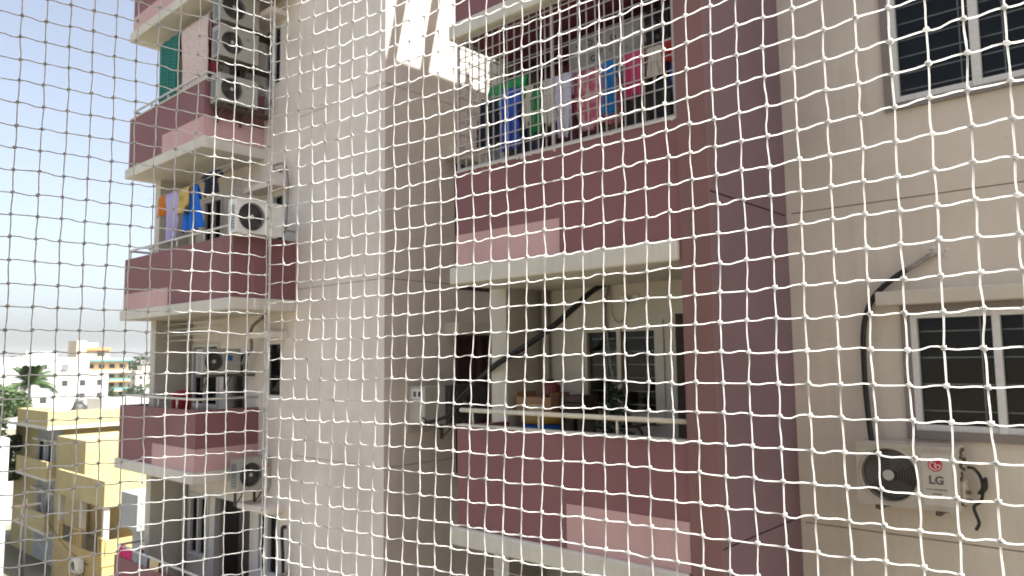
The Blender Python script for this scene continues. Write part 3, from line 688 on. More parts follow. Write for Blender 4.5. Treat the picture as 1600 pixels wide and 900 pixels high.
db = thing('dark_crate', 'dark brown wooden crate on a stool beside the cardboard box', 'crate', (7.2, 5.45, -1.92))
for dx in (-0.13, 0.13):
    for dy in (-0.13, 0.13): box('leg', 7.2+dx-0.02, 7.2+dx+0.02, 5.45+dy-0.02, 5.45+dy+0.02, -1.92, -0.70, M_BRACK, db)
for k in range(3): box('slat', 7.03, 7.37, 5.28, 5.60, -0.69+k*0.085, -0.615+k*0.085, simple('dark_wood', (0.07, 0.035, 0.025), 0.7), db)
def leaf_cluster(bm, c, rad, n_, size, squash=1.0, rnd=random):
    for _ in range(n_):
        while True:
            p = Vector((rnd.uniform(-1, 1), rnd.uniform(-1, 1), rnd.uniform(-1, 1)))
            if p.length < 1: break
        p = p.normalized()*p.length**0.5
        q = Vector((p.x*rad, p.y*rad, p.z*rad*squash))+Vector(c)
        d = Vector((rnd.gauss(0, 1), rnd.gauss(0, 1), rnd.gauss(0, 0.7))).normalized(); x, y = frame_axes(d)
        s = size*rnd.uniform(0.6, 1.35)
        a, b_, e, f_ = q-x*s, q+y*s*0.45, q+x*s, q-y*s*0.45
        bm.faces.new([bm.verts.new(v) for v in (a, b_, e, f_)])
pl = thing('potted_plant', 'dark leafy potted plant in front of the balcony window', 'plant', (7.2, 4.93, -1.92))
put('pot', lathe(bmesh.new(), [(0.11, -1.92), (0.16, -1.62), (0.17, -1.6), (0.15, -1.6)], 7.2, 4.93), simple('terracotta', (0.25, 0.10, 0.06), 0.8), pl, True)
bm = bmesh.new(); add_tube(bm, [(7.2, 4.93, -1.62), (7.19, 4.95, -1.1), (7.22, 4.92, -0.5)], [0.02, 0.016, 0.006], 6); put('stem', bm, M_BARK, pl)
bm = bmesh.new()
for c, r2, n_ in (((7.2, 4.93, -0.5), 0.15, 60), ((7.2, 4.9, -0.75), 0.2, 70), ((7.2, 4.98, -0.95), 0.25, 90), ((7.2, 4.9, -0.35), 0.08, 20)): leaf_cluster(bm, c, r2, n_, 0.05)
put('foliage', bm, M_LEAFD, pl)
tag(tube('wire_coil', [(7.1+0.01*sin(a*3), 4.62+0.12*cos(a), -0.86+0.10*sin(a)) for a in [k*0.35 for k in range(60)]], 0.014, M_RUBBER, base=True), 'coil of black wire beside the potted plant', 'wire coil')
box('coil_hook', 7.08, 7.62, 4.60, 4.64, -0.78, -0.755, M_BRACK, B)
# orange bucket on the balcony below
ob = thing('orange_bundle', 'orange cloth bundle hanging under the lowest white slab', 'laundry', (6.5, 4.6, -3.2))
def cloth(name, label, x, y0, y1, zt, zb_, mat, folds=4.0, amp=0.035, prof=None, group=None, back=0.35, sag=0.0, parent=None, cat='laundry', seed=0):
    """cloth hung over a line at x: a front fall and a shorter back fall, folded, with real thickness"""
    bm = bmesh.new(); nu, nv = 26, 22
    w0 = (y1-y0); rows = []; rnd = random.Random(int(abs(y0*131+zt*77))+seed); ph = rnd.uniform(0, 6)
    seq = [(-1, back*(1-k/6)) for k in range(6)] + [(0, 0)] + [(1, (k+1)/nv) for k in range(nv)]
    for sd_, t in seq:
        row = []
        for i in range(nu+1):
            s = i/nu
            wl, wr = (0, 1)
            if prof:
                for (ta, la, ra), (tb, lb, rb) in zip(prof, prof[1:]):
                    if ta <= t <= tb:
                        q = (t-ta)/max(1e-6, tb-ta); wl = la+(lb-la)*q; wr = ra+(rb-ra)*q
            yy = y0 + w0*(wl+(wr-wl)*s)
            gr = 0.25+0.75*t
            fo = amp*gr*(sin(s*folds*2*pi+ph+0.6*sin(t*3+ph))+0.45*sin(s*folds*4.3*pi+ph*2+t*2))
            xx = x - 0.012*sd_*(1 if t > 0.01 else 0) - sd_*0.02*min(1, t*6) + fo*(1 if sd_ >= 0 else 0.5)
            zz = zt - (zt-zb_)*t - sag*sin(pi*s)*(1-t*0.6) + 0.02*sin(s*9+ph)*t + 0.012*noise.noise((s*6, t*4, ph))
            yy += 0.018*noise.noise((s*3, t*7, ph+3))
            row.append(bm.verts.new((xx, yy, zz)))
        rows.append(row)
    for a, b in zip(rows, rows[1:]):
        for i in range(nu): bm.faces.new((a[i], a[i+1], b[i+1], b[i]))
    o = put(name, bm, mat, parent, smooth=True, base=True)
    md = o.modifiers.new('thickness', 'SOLIDIFY'); md.thickness = 0.004
    if parent is None: tag(o, label, cat, group)
    return o
SH = [(0, 0.2, 0.8), (0.06, 0.0, 1.0), (0.28, -0.12, 1.12), (0.34, 0.1, 0.9), (1.01, 0.06, 0.94)]      # a shirt
PT = [(0, 0.12, 0.88), (1.01, 0.0, 1.0)]
NR = [(0, 0.0, 1.0), (0.5, 0.12, 0.88), (1.01, 0.35, 0.75)]
bpy.data.objects.remove(ob)
XL = 6.32
lz = 3.13
def line(label, pts, sag=0.05):
    a, b_ = Vector(pts[0]), Vector(pts[1]); q = [a.lerp(b_, k/12)-Vector((0, 0, sag*4*(k/12)*(1-k/12))) for k in range(13)]
    return tag(tube('clothes_line', q, 0.004, M_WHITEP, base=True), label, 'clothes line')
line('white clothes line strung inside the caged balcony', ((XL, 6.31, 3.16), (XL, 3.39, 3.13)), 0.05)
line('higher clothes line behind the cage carrying the dotted sheet', ((XL+0.25, 6.31, 3.62), (XL+0.25, 3.39, 3.62)), 0.02)
f_navy = fabric('navy_cloth', (0.012, 0.014, 0.03)); f_green = fabric('green_cloth', (0.03, 0.28, 0.09)); f_blue = fabric('blue_cloth', (0.04, 0.10, 0.48))
cloth('trousers', 'dark navy trousers hung in the caged balcony end', XL, 5.82, 6.2, 3.13, 2.55, f_navy, 2.5, 0.03, PT)
cloth('grey_cloth', 'pale grey cloth hung below the navy trousers', XL+0.12, 5.95, 6.17, 2.75, 2.30, fabric('grey_cloth', (0.30, 0.31, 0.33)), 2, 0.03)
line('low clothes line holding the pale grey cloth', ((XL+0.12, 6.31, 2.75), (XL+0.12, 5.5, 2.745)), 0.0)
cloth('green_shirt', 'green shirt draped over the line above the blue shirt', XL+0.03, 5.42, 6.02, 3.27, 2.98, f_green, 3, 0.04, None, back=0.8)
cloth('blue_shirt', 'long blue shirt hung in the caged balcony', XL-0.05, 5.48, 5.76, 3.13, 2.40, f_blue, 2.5, 0.035, SH)
cloth('cream_trousers', 'cream trouser leg beside the green towel', XL, 5.28, 5.46, 3.12, 2.64, fabric('cream_cloth', (0.58, 0.54, 0.45)), 2, 0.03, PT)
cloth('cream_trousers', 'cream trouser leg next to the white tapering scarf', XL, 4.98, 5.2, 3.12, 2.58, fabric('cream_cloth', (0.58, 0.54, 0.45)), 2, 0.03, PT)
cloth('green_towel', 'bright green towel between the cream trouser legs', XL-0.03, 5.14, 5.32, 3.05, 2.50, fabric('bright_green_cloth', (0.02, 0.24, 0.06)), 2, 0.03, PT)
cloth('white_scarf', 'white scarf tapering to a point over the parapet', XL-0.04, 4.72, 4.97, 3.10, 2.37, fabric('lavender_cloth', (0.55, 0.54, 0.66)), 2, 0.025, NR)
cloth('dotted_sheet', 'grey sheet with dark ring dots hung high in the cage', XL+0.25, 3.97, 4.95, 3.61, 2.95, fabric('dotted_cloth', (0.30, 0.29, 0.27), (0.03, 0.03, 0.03), 'dots', 7.0), 3, 0.025, None)
cloth('pink_print', 'pink patterned saree cloth hung beside the white scarf', XL+0.08, 4.15, 4.86, 3.12, 2.44, fabric('pink_print_cloth', (0.48, 0.11, 0.17), (0.58, 0.34, 0.36), 'noise', 9.0), 5, 0.03, [(0, 0.35, 1.0), (0.4, 0.0, 1.0), (1.01, 0.0, 0.75)])
cloth('cyan_towel', 'bright cyan blue towel hung before the pink print', XL-0.06, 4.15, 4.33, 3.08, 2.48, fabric('cyan_cloth', (0.01, 0.17, 0.44)), 2, 0.03, PT)
cloth('magenta_shirt', 'magenta pink shirt hung among dark trousers', XL, 3.84, 4.08, 3.12, 2.62, fabric('magenta_cloth', (0.50, 0.06, 0.16)), 2, 0.03, SH)
cloth('cream_vest', 'small cream vest beside the magenta shirt', XL+0.03, 3.64, 3.85, 3.11, 2.78, fabric('cream_cloth', (0.58, 0.54, 0.45)), 2, 0.02, SH)
cloth('red_cloth', 'folded red cloth at the plum fin end of the line', XL, 3.44, 3.64, 3.11, 2.86, fabric('red_cloth', (0.40, 0.03, 0.03)), 2, 0.02)
cloth('royal_blue_cloth', 'royal blue cloth hanging beneath the red cloth', XL+0.06, 3.44, 3.58, 3.0, 2.60, f_blue, 2, 0.02)
cloth('black_sheet', 'black spotted sheet hung high against the plum fin', XL+0.24, 3.42, 3.96, 3.62, 3.02, fabric('black_dot_cloth', (0.012, 0.012, 0.014), (0.14, 0.14, 0.14), 'dots', 9.0), 3, 0.03)
cloth('charcoal_trousers', 'charcoal trousers hung low by the plum fin', XL+0.1, 3.8, 4.16, 2.80, 2.30, fabric('charcoal_cloth', (0.03, 0.032, 0.034)), 2.5, 0.03)
cloth('charcoal_skirt', 'charcoal skirt hung low beside the royal blue cloth', XL+0.1, 3.44, 3.8, 2.80, 2.32, fabric('charcoal_cloth', (0.03, 0.032, 0.034)), 2.5, 0.03)
cloth('wine_dupatta', 'wine printed cloth hung behind the white scarf', XL+0.14, 4.62, 5.02, 3.12, 2.36, fabric('wine_print_cloth', (0.16, 0.05, 0.08), (0.34, 0.2, 0.22), 'dots', 22.0), 3, 0.03)
cloth('brown_towel', 'brown checked towel hung low beneath the pink print', XL+0.16, 4.2, 4.7, 2.78, 2.30, fabric('brown_towel_cloth', (0.17, 0.11, 0.08), (0.30, 0.22, 0.17), 'check', 9.0), 3, 0.02)
cloth('slate_shirt', 'slate blue shirt hung behind the long blue shirt', XL+0.12, 5.25, 5.72, 2.9, 2.34, fabric('slate_cloth', (0.05, 0.06, 0.10)), 3, 0.03, SH)
line('low clothes line behind the blue shirt', ((XL+0.12, 5.5, 2.895), (XL+0.12, 4.95, 2.80)), 0.0)
line('low clothes line carrying the charcoal clothes', ((XL+0.1, 4.95, 2.80), (XL+0.1, 3.39, 2.80)), 0.0)
# laundry of the left balconies
XG = 6.36
line('clothes line under the top left balcony slab', ((XG, 15.99, 6.68), (XG, 12.9, 6.68)), 0.0)
cloth('teal_check_cloth', 'teal checked cloth hung at the far end of the upper left balcony', XG, 14.66, 15.6, 6.68, 5.30, fabric('teal_cloth', (0.006, 0.10, 0.085), (0.03, 0.27, 0.22), 'check', 4.0), 3, 0.03)
cloth('floral_sheet', 'white floral sheet with red border hung beside the teal cloth', XG, 13.42, 14.6, 6.68, 5.25, fabric('floral_cloth', (0.62, 0.50, 0.47), (0.42, 0.22, 0.24), 'dots', 16.0), 3, 0.03, [(0, 0.0, 1.0), (1.01, 0.0, 0.9)])
cloth('red_border_cloth', 'deep red cloth edge hung behind the floral sheet', XG+0.1, 13.2, 13.6, 6.66, 5.4, fabric('deep_red_cloth', (0.25, 0.02, 0.035)), 2, 0.03)
line('clothes line on the middle left balcony', ((XG, 15.99, 3.42), (XG, 12.4, 3.48)), 0.06)
cloth('orange_cloth', 'small orange cloth at the end of the middle left line', XG, 15.0, 15.42, 3.38, 2.95, fabric('orange_cloth', (0.55, 0.17, 0.02)), 2, 0.03)
cloth('lavender_dupatta', 'lavender cloth hanging low on the middle left balcony', XG-0.05, 14.25, 15.0, 3.36, 2.36, fabric('lavender2_cloth', (0.42, 0.38, 0.62)), 3, 0.04, NR)
cloth('red_cloth', 'small red cloth above the yellow and grey top', XG+0.05, 14.2, 14.56, 3.42, 3.15, fabric('red2_cloth', (0.50, 0.05, 0.07)), 2, 0.02)
cloth('yellow_shirt', 'yellow and grey top hung before the blue cloth', XG-0.07, 13.88, 14.36, 3.36, 2.85, fabric('yellow_cloth', (0.55, 0.40, 0.12), (0.06, 0.06, 0.06), 'noise', 1.6), 2, 0.03)
cloth('blue_kurta', 'bright blue cloth hung on the middle left balcony', XG, 13.4, 14.3, 3.37, 2.5, fabric('bright_blue_cloth', (0.01, 0.13, 0.55)), 3, 0.04, [(0, 0.35, 0.95), (1.01, 0.0, 1.0)])
cloth('black_shirt', 'black shirt hung high at the right end of the middle left line', XG+0.05, 12.95, 13.6, 3.55, 3.1, f_navy, 2, 0.04, SH)
line('short high line holding the black shirt', ((XG+0.05, 13.8, 3.55), (XG+0.05, 12.4, 3.56)), 0.0)
cloth('magenta_saree', 'magenta cloth thrown over the lowest left railing', XF+0.06, 15.65, 16.3, -3.63, -4.55, fabric('magenta2_cloth', (0.55, 0.03, 0.14)), 3, 0.04)
cloth('grey_towel', 'grey towel over the lowest left railing', XF+0.06, 14.9, 15.62, -3.63, -4.45, fabric('grey2_cloth', (0.26, 0.27, 0.29)), 3, 0.03)
cloth('cream_towel', 'cream towel over the lowest left railing beside the grey towel', XF+0.06, 14.4, 14.8, -3.63, -4.2, fabric('cream3_cloth', (0.55, 0.45, 0.27)), 3, 0.03)
line('line under the lowest right slab with an orange cloth', ((6.5, 6.3, -2.45), (6.5, 3.39, -2.45)), 0.0)
cloth('orange_cloth', 'orange cloth hung under the lowest right slab', 6.5, 4.5, 4.95, -2.45, -3.3, fabric('rust_cloth', (0.38, 0.09, 0.02)), 3, 0.03)
cloth('dark_green_cloth', 'dark green cloth beside the orange cloth under the slab', 6.5, 4.05, 4.45, -2.45, -3.3, fabric('dark_green_cloth', (0.01, 0.10, 0.05)), 3, 0.03)
cloth('black_cloth', 'black cloth hung under the lowest right slab', 6.5, 5.05, 5.6, -2.45, -3.3, f_navy, 3, 0.03)
rb = thing('red_bucket', 'red plastic bucket on the left balcony behind the railing', 'bucket', (6.75, 15.0, -1.92))
put('bucket_body', lathe(bmesh.new(), [(0.15, -1.92), (0.19, -0.62), (0.2, -0.60), (0.18, -0.585), (0.05, -0.55)], 6.75, 15.0, 20), simple('red_plastic2', (0.35, 0.02, 0.03), 0.4), rb, True)

# ------------------------------------------------------------------ our own balcony and the safety nets
corner = Fh*1.564 + Rh*(1.564*(418-800)/1165)
dR = (Rh*sin(radians(52.3)) - Fh*cos(radians(52.3))).normalized()      # along the front net, away from the corner
dL = (-Rh*sin(radians(52)) - Fh*cos(radians(52))).normalized()         # along the side net
LR, LL = 2.3, 1.5
endR = corner + dR*LR; endL = corner + dL*LL
home = thing('home_balcony', 'our own white balcony with parapet, floor and ceiling around the viewpoint', 'balcony', (0.3, 0.3, -1.6))
def prism(name, pts, z0, z1, mat, parent):
    bm = bmesh.new(); a = [bm.verts.new((p.x, p.y, z0)) for p in pts]; b = [bm.verts.new((p.x, p.y, z1)) for p in pts]
    bm.faces.new(a); bm.faces.new(b)
    for i in range(len(pts)): j = (i+1) % len(pts); bm.faces.new((a[i], a[j], b[j], b[i]))
    return put(name, bm, mat, parent)
nR = Vector((dR.y, -dR.x, 0)); nR = nR if nR.dot(Fh) > 0 else -nR      # outward normals
nL = Vector((dL.y, -dL.x, 0)); nL = nL if nL.dot(Rh) < 0 else -nL
foot = [corner+nR*0.02+nL*0.02, endR+nR*0.02, endR-nR*1.8, endL+nL*0.02-Rh*0.0]
prism('ceiling', [Vector((p.x, p.y, 0)) for p in (corner, endR, endR+dL*1.9, endL)], 1.27, 1.42, M_WHITE, home)
prism('floor', [Vector((p.x, p.y, 0)) for p in (corner+nR*0.02, endR+nR*0.02, endR+dL*1.9, endL)], -1.7, -1.55, M_GREYC, home)
prism('parapet', [corner+nL*0.03+nR*0.03, endR+nR*0.03, endR-nR*0.09, corner-nR*0.09+nL*0.03], -1.549, -0.66, M_WHITE, home)
prism('parapet', [corner-nR*0.0901+nL*0.03, endL+nL*0.03, endL-nL*0.09, corner-nR*0.0901-nL*0.09], -1.549, -0.66, M_WHITE, home)
rear_a, rear_b = endL, endR+dL*1.9
prism('back_wall', [rear_a, rear_b, rear_b+dL*0.2, rear_a+dL*0.2], -1.549, 1.269, M_WHITE, home)
farR = corner + dR*14
prism('lower_storeys', [corner-nR*0.3-nL*0.1, farR-nR*0.3, farR+dL*8, corner+dL*8], GZ, -1.701, M_HOME, home)
prism('upper_storeys', [corner-nR*0.05-nL*0.02, farR-nR*0.05, farR+dL*8, corner+dL*8], 1.421, 6.0, M_HOME, home)  # unseen; height and length set to cut skylight on the opposite facade
prism('side_wing', [endR+dR*0.02, farR, farR+dL*8, endR+dR*0.02+dL*8], -1.7, 1.42, M_HOME, home)

SV, SHZ = 0.0400, 0.03747
def net(label, origin, dirv, normal, ncol, z0, nrow, seed, bulge=0.0):
    rnd = random.Random(seed)
    root = thing('safety_net', label, 'net', (origin.x, origin.y, z0), 'balcony safety nets')
    nodes = []
    for j in range(nrow+1):
        row = []
        for i in range(ncol+1):
            s = i*SHZ; z = z0+j*SV
            cn = noise.noise((i*0.16+seed, j*0.16, 1.3)); cz_ = noise.noise((i*0.13, j*0.2+seed, 7.7)); cd = noise.noise((i*0.07, j*0.07, seed+3.1))
            s += 0.0036*cn + rnd.gauss(0, 0.0006); z += 0.0030*cz_ + rnd.gauss(0, 0.0008)
            edge = min(1, i/3)
            bl = bulge*(max(0.0, sin(pi*min(1.0, s/1.27)))**0.75)*(max(0.0, sin(pi*j/nrow))**0.4) if bulge else 0.0
            p = origin + dirv*(s if i else rnd.gauss(0, 0.0008)) + normal*(bl + 0.012*cd*edge + rnd.gauss(0, 0.0008)); p = Vector((p.x, p.y, z)); row.append(p)
        nodes.append(row)
    rad = 0.00115
    def strand(pts, horiz):
        out = []
        for k in range(len(pts)-1):
            a, b_ = pts[k], pts[k+1]
            bow = rnd.gauss(-0.0004 if horiz else 0, 0.0007 if horiz else 0.0005); bow2 = rnd.gauss(0, 0.0008)
            side = Zv if horiz else dirv
            # leaves one knot low and reaches the next high: the slight S of a knotted mesh
            sk = rnd.gauss(-0.0009, 0.0005) if horiz else rnd.gauss(0.0, 0.00035)
            for t in (0.0, 0.16, 0.36, 0.64, 0.84):
                out.append(a.lerp(b_, t) + side*(bow*4*t*(1-t) + sk*sin(2*pi*t)) + normal*bow2*t*(1-t)*4)
        out.append(pts[-1]); return out
    def cord(pts, horiz):
        pp_ = strand(pts, horiz); rs = [rad*(1+0.10*rnd.gauss(0, 0.6)) for _ in pp_]
        put('cord', add_tube(bmesh.new(), pp_, rs, 6, True), M_CORD, root, smooth=True)
    for j in range(nrow+1): cord(nodes[j], True)
    for i in range(ncol+1): cord([nodes[j][i] for j in range(nrow+1)], False)
    ib = bmesh.new(); bmesh.ops.create_icosphere(ib, subdivisions=1, radius=1.0)
    ib.verts.index_update()
    iv = [v.co.copy() for v in ib.verts]; ifc = [[v.index for v in f_.verts] for f_ in ib.faces]; ib.free()
    V_, F_ = [], []; R3 = Matrix((dirv, normal, Zv)).transposed().to_4x4(); o0 = Vector((origin.x, origin.y, z0))
    for j in range(nrow+1):
        for i in range(ncol+1):
            p = nodes[j][i]-o0; tw = rnd.uniform(-0.5, 0.5)
            for (ox, oz, ss, ang) in ((0.0, 0.0, 1.0, 0.6), (0.0006, 0.0009, 0.72, -0.8)):
                m4 = Matrix.Translation(p) @ R3 @ Matrix.Translation((ox, rnd.gauss(0, 0.0006), oz)) @ Matrix.Rotation(ang+tw, 4, 'Y') @ Matrix.Diagonal((0.0044*ss*rnd.uniform(0.85, 1.15), 0.0029*ss, 0.0030*ss*rnd.uniform(0.85, 1.2), 1))
                b0_ = len(V_); V_ += [m4 @ v for v in iv]; F_ += [[b0_+q for q in f_] for f_ in ifc]
    me = bpy.data.meshes.new('knots'); me.from_pydata(V_, [], F_); me.materials.append(M_CORD)
    for p_ in me.polygons: p_.use_smooth = True
    kn = link('knots', me, o0, root); kn['kind'] = 'stuff'
    return root
NZ0, NR_ = -0.66, 48
net('white knotted safety net panel facing the balconies, running from the corner seam', corner, dR, nR, 60, NZ0+0.0243, NR_, 3, 0.05)
net('white knotted safety net panel against the open sky, left of the corner seam', corner+dL*0.006, dL, nL, 32, NZ0, NR_, 11)
tag(tube('seam_rope', [corner+dR*0.007+dL*0.002+Vector((0.0015*noise.noise((k*0.3, 0, 0)), 0.0015*noise.noise((0, k*0.3, 0)), NZ0+k*0.06)) for k in range(33)], 0.0016, M_CORD, n=7, base=True), 'white seam rope along the corner where the two nets meet', 'rope')

# ------------------------------------------------------------------ yellow houses below
def house_box(name, x0, x1, y0, y1, z0, z1, mat, parent): return box(name, x0, x1, y0, y1, z0, z1, mat, parent)
yh = thing('yellow_house', 'tall pale yellow house with wrap around roof parapet and dish', 'house', (18, 54, GZ))
hx, hy = 14.95, 51.1
box('wall', hx+1.2, 26, hy+0.9, 62, GZ, -3.9, M_YELLOW, yh)
box('recess_shade_sheet', hx+1.17, hx+1.199, hy+1.0, 57.0, GZ+0.1, -3.96, M_GREYC, yh)  # grey sheet carrying the recess shade over the yellow wall
box('roof_slab', hx, 26, hy, 62, -3.95, -3.75, M_SLAB, yh)
bm = bmesh.new(); add_box(bm, hx, hx+0.15, hy, 57.2, -3.75, -2.85); add_box(bm, hx+0.15, 26, hy, hy+0.15, -3.75, -2.85); add_box(bm, hx+0.15, 26, 57.05, 57.2, -3.75, -2.85)
put('parapet', bm, M_YELLOW, yh)
for zt in (-5.85, -8.95):
    bl = box('balcony', hx+0.05, hx+1.25, hy, 57.2, zt-1.15, zt-1.0, M_SLAB, yh)
    bm = bmesh.new(); add_box(bm, hx+0.05, hx+0.17, hy, 57.2, zt-1.0, zt); add_box(bm, hx+0.17, hx+2.0, hy, hy+0.12, zt-1.0, zt)
    put('parapet', bm, M_YELLOW, bl)
    for y0_ in (52.0, 53.6, 55.4):
        W = box('window', hx+1.10, hx+1.19, y0_, y0_+0.9, zt-0.8, zt+0.95, M_FRAME, yh)
        box('pane', hx+1.08, hx+1.102, y0_+0.08, y0_+0.82, zt-0.7, zt+0.87, simple('dark_glass', (0.02, 0.022, 0.025), 0.15), W)
        box('hood', hx+0.7, hx+1.18, y0_-0.1, y0_+1.0, zt+1.0, zt+1.1, M_SLAB, W)
box('head_room', 19.0, 24.5, 54.0, 57.0, -3.74, -2.35, M_WHITE, yh)
sd_ = thing('satellite_dish', 'white satellite dish on the yellow roof terrace', 'satellite dish', (15.9, 51.9, -3.75))
bm = bmesh.new(); prev = None
ctr = Vector((15.9, 51.9, -2.45)); dn = (Vector((0, 0, 0))-ctr).normalized(); dn = (dn+Vector((0.1, -0.2, 0.35))).normalized(); ax, ay = frame_axes(dn)
for q in range(6):
    rr = 0.6*q/5+0.001; rg = [bm.verts.new(ctr + (ax*cos(2*pi*k/24)+ay*sin(2*pi*k/24))*rr + dn*(0.35*rr*rr)) for k in range(24)]
    if prev:
        for k in range(24): bm.faces.new((prev[k], prev[(k+1) % 24], rg[(k+1) % 24], rg[k]))
    prev = rg
put('dish', bm, M_WHITEP, sd_, True)
tube('mast', [(15.9, 51.9, -3.75), (15.95, 51.95, -2.5)], 0.04, M_BRACK, sd_); tube('feed_arm', [ctr-ay*0.5, ctr+dn*0.6], 0.015, M_BRACK, sd_)
tk = thing('water_tank', 'black plastic water tank on the yellow roof terrace', 'water tank', (17.2, 53, -3.75))
put('tank_body', lathe(bmesh.new(), [(0.5, -3.75), (0.52, -3.2), (0.54, -3.17), (0.52, -3.14), (0.52, -2.75), (0.3, -2.5), (0.22, -2.48)], 17.2, 53.0), M_DARK, tk, True)
put('lid', lathe(bmesh.new(), [(0.22, -2.48), (0.22, -2.42), (0.18, -2.4)], 17.2, 53.0), M_DARK, tk, True)
ya = thing('yellow_annex', 'sunlit yellow house with roof terrace and slotted balcony wall', 'house', (16, 42, GZ))
wx, wy = 14.05, 39.25
box('roof_slab', wx, 22, wy, 46.0, -6.95, -6.8, M_YELLOW, ya)
bm = bmesh.new(); add_box(bm, wx, wx+0.14, wy, 46, -6.8, -5.68); add_box(bm, wx+0.14, 22, wy, wy+0.14, -6.8, -5.68); put('parapet', bm, M_YELLOW, ya)
box('upper_room', 15.4, 22, 46.0, 50.8, GZ, -4.3, M_YELLOW, ya)
box('wall', wx+1.7, 22, wy+0.4, 45.99, -9.7, -6.951, M_YELLOWB, ya)
for y in (wy+0.1, 42.4, 45.6): box('column', wx+0.05, wx+0.3, y, y+0.25, -9.7, -6.951, M_CREAM, ya)
box('wall', wx+0.02, 22, wy+0.02, 46.0, GZ, -9.701, M_YELLOWB, ya)
bm = bmesh.new(); add_box(bm, wx, wx+0.02, wy, 46, -9.7, -9.3)
lowp = box('balcony_wall', wx-0.02, wx+0.13, wy-0.02, 46.0, -9.7, -9.25, M_YELLOWB, ya)
for ya0 in (39.3, 42.2, 45.0):
    for k in range(4 if ya0 == 42.2 else 2):
        box('pier', wx-0.015, wx+0.125, ya0+k*0.38, ya0+k*0.38+0.17, -9.25, -8.45, M_YELLOWB, lowp)
    n4 = 4 if ya0 == 42.2 else 2
    box('coping', wx-0.03, wx+0.14, ya0-0.03, ya0+(n4-1)*0.38+0.2, -8.45, -8.36, M_YELLOWB, lowp)
for s0, s1 in ((40.05, 42.15), (43.6, 44.95)):
    box('mesh_rail', wx+0.04, wx+0.06, s0, s1, -8.5, -8.45, M_DARK, lowp)
    for k in range(9): box('baluster', wx+0.04, wx+0.06, s0+(s1-s0)*(k+0.5)/9-0.03, s0+(s1-s0)*(k+0.5)/9+0.03, -9.25, -8.5, M_DARK, lowp)
box('side_wall', wx+0.13, 15.6, wy-0.02, wy+0.1, -9.7, -8.5, M_YELLOWB, ya)
ac_unit('small air conditioner unit on the yellow slotted balcony wall', (wx-0.19, 41.9, -10.35), -pi/2, 0.85, 0.62, 0.3, M_ACW, fr=0.23)
gs = thing('grey_water_structure', 'grey cement overhead structure beside the yellow house', 'building', (12, 30, GZ))
box('tank_wall', 11.37, 13.3, 28.6, 30.1, -6.05, -4.78, M_GREYC, gs); box('shaft', 11.75, 13.1, 28.9, 29.95, GZ, -6.051, M_GREYC, gs)
box('ledge', 11.6, 13.3, 28.7, 30.05, -7.9, -7.75, M_SLAB, gs)
wh = thing('white_house', 'bright white house wall at the edge of the street', 'house', (5, 38, GZ))
box('wall', 2.0, 9.05, 35.5, 44, GZ, -2.95, M_WHITE, wh); box('parapet', 1.9, 9.12, 35.4, 44.1, -2.95, -2.6, M_WHITE, wh) if False else None
W = box('window', 9.0, 9.08, 37, 38.2, -7, -5.5, M_FRAME, wh); box('pane', 9.075, 9.09, 37.1, 38.1, -6.9, -5.6, M_DARK, W)
w2 = thing('white_low_house', 'low white house behind the yellow houses', 'house', (17, 72, GZ))
box('wall', 14.5, 19.6, 69.8, 78, GZ, -9.15, M_WHITE, w2); box('pane', 16.2, 17.1, 69.75, 69.83, -10.3, -9.7, M_DARK, w2)
# street pole and wires
pole = thing('utility_pole', 'grey utility pole standing between the houses', 'pole', (12.9, 47.0, GZ))
tube('shaft', [(12.9, 47, GZ), (12.9, 47, -7.2)], [0.075, 0.055], simple('weathered_pole', (0.05, 0.047, 0.043), 0.9), pole); box('cross_arm', 12.2, 13.6, 46.95, 47.05, -7.6, -7.5, M_BRACK, pole)
for k, (dx, e) in enumerate(((-0.6, (12.0, 30.0, -10.5)), (0.0, (13.0, 31.0, -11.0)), (0.6, (14.05, 41.0, -9.9)))):
    a = Vector((12.9+dx, 47, -7.5)); e = Vector(e)
    tag(tube('power_wire', [a.lerp(e, q/12)-Vector((0, 0, 0.5*4*(q/12)*(1-q/12))) for q in range(13)], 0.018, M_DARK, base=True), ('black power wire sloping from the pole arm to the grey structure', 'black power wire from the pole top down over the street', 'black power wire from the pole to the slotted yellow wall')[k], 'wire')
    a2 = Vector((12.9+dx, 47, -7.5)); e2 = a2+Vector((-1.2, 30, 0.5))
bx_ = thing('street_compound', 'brown compound wall beside the pole at street level', 'wall', (13, 40, GZ))
box('wall_block', 10.8, 11.0, 36.0, 46.0, GZ, -11.0, plaster('brown_wall', (0.30, 0.22, 0.12)), bx_); box('coping', 10.75, 11.05, 35.95, 46.05, -11.0, -10.9, M_SLAB, bx_)

# ------------------------------------------------------------------ distant town
ft = thing('balcony_tower_block', 'peach apartment tower with teal balcony bands in the distance', 'building', (90, 262, GZ))
M_PEACH = plaster('peach_render', (0.62, 0.44, 0.28), amount=0.15, streak=0.15); M_TEAL = simple('teal_paint', (0.12, 0.36, 0.34), 0.6); M_ORANGE = simple('orange_band', (0.55, 0.24, 0.10), 0.7)
M_PALEP = plaster('pale_peach', (0.66, 0.54, 0.40), amount=0.15, streak=0.15)
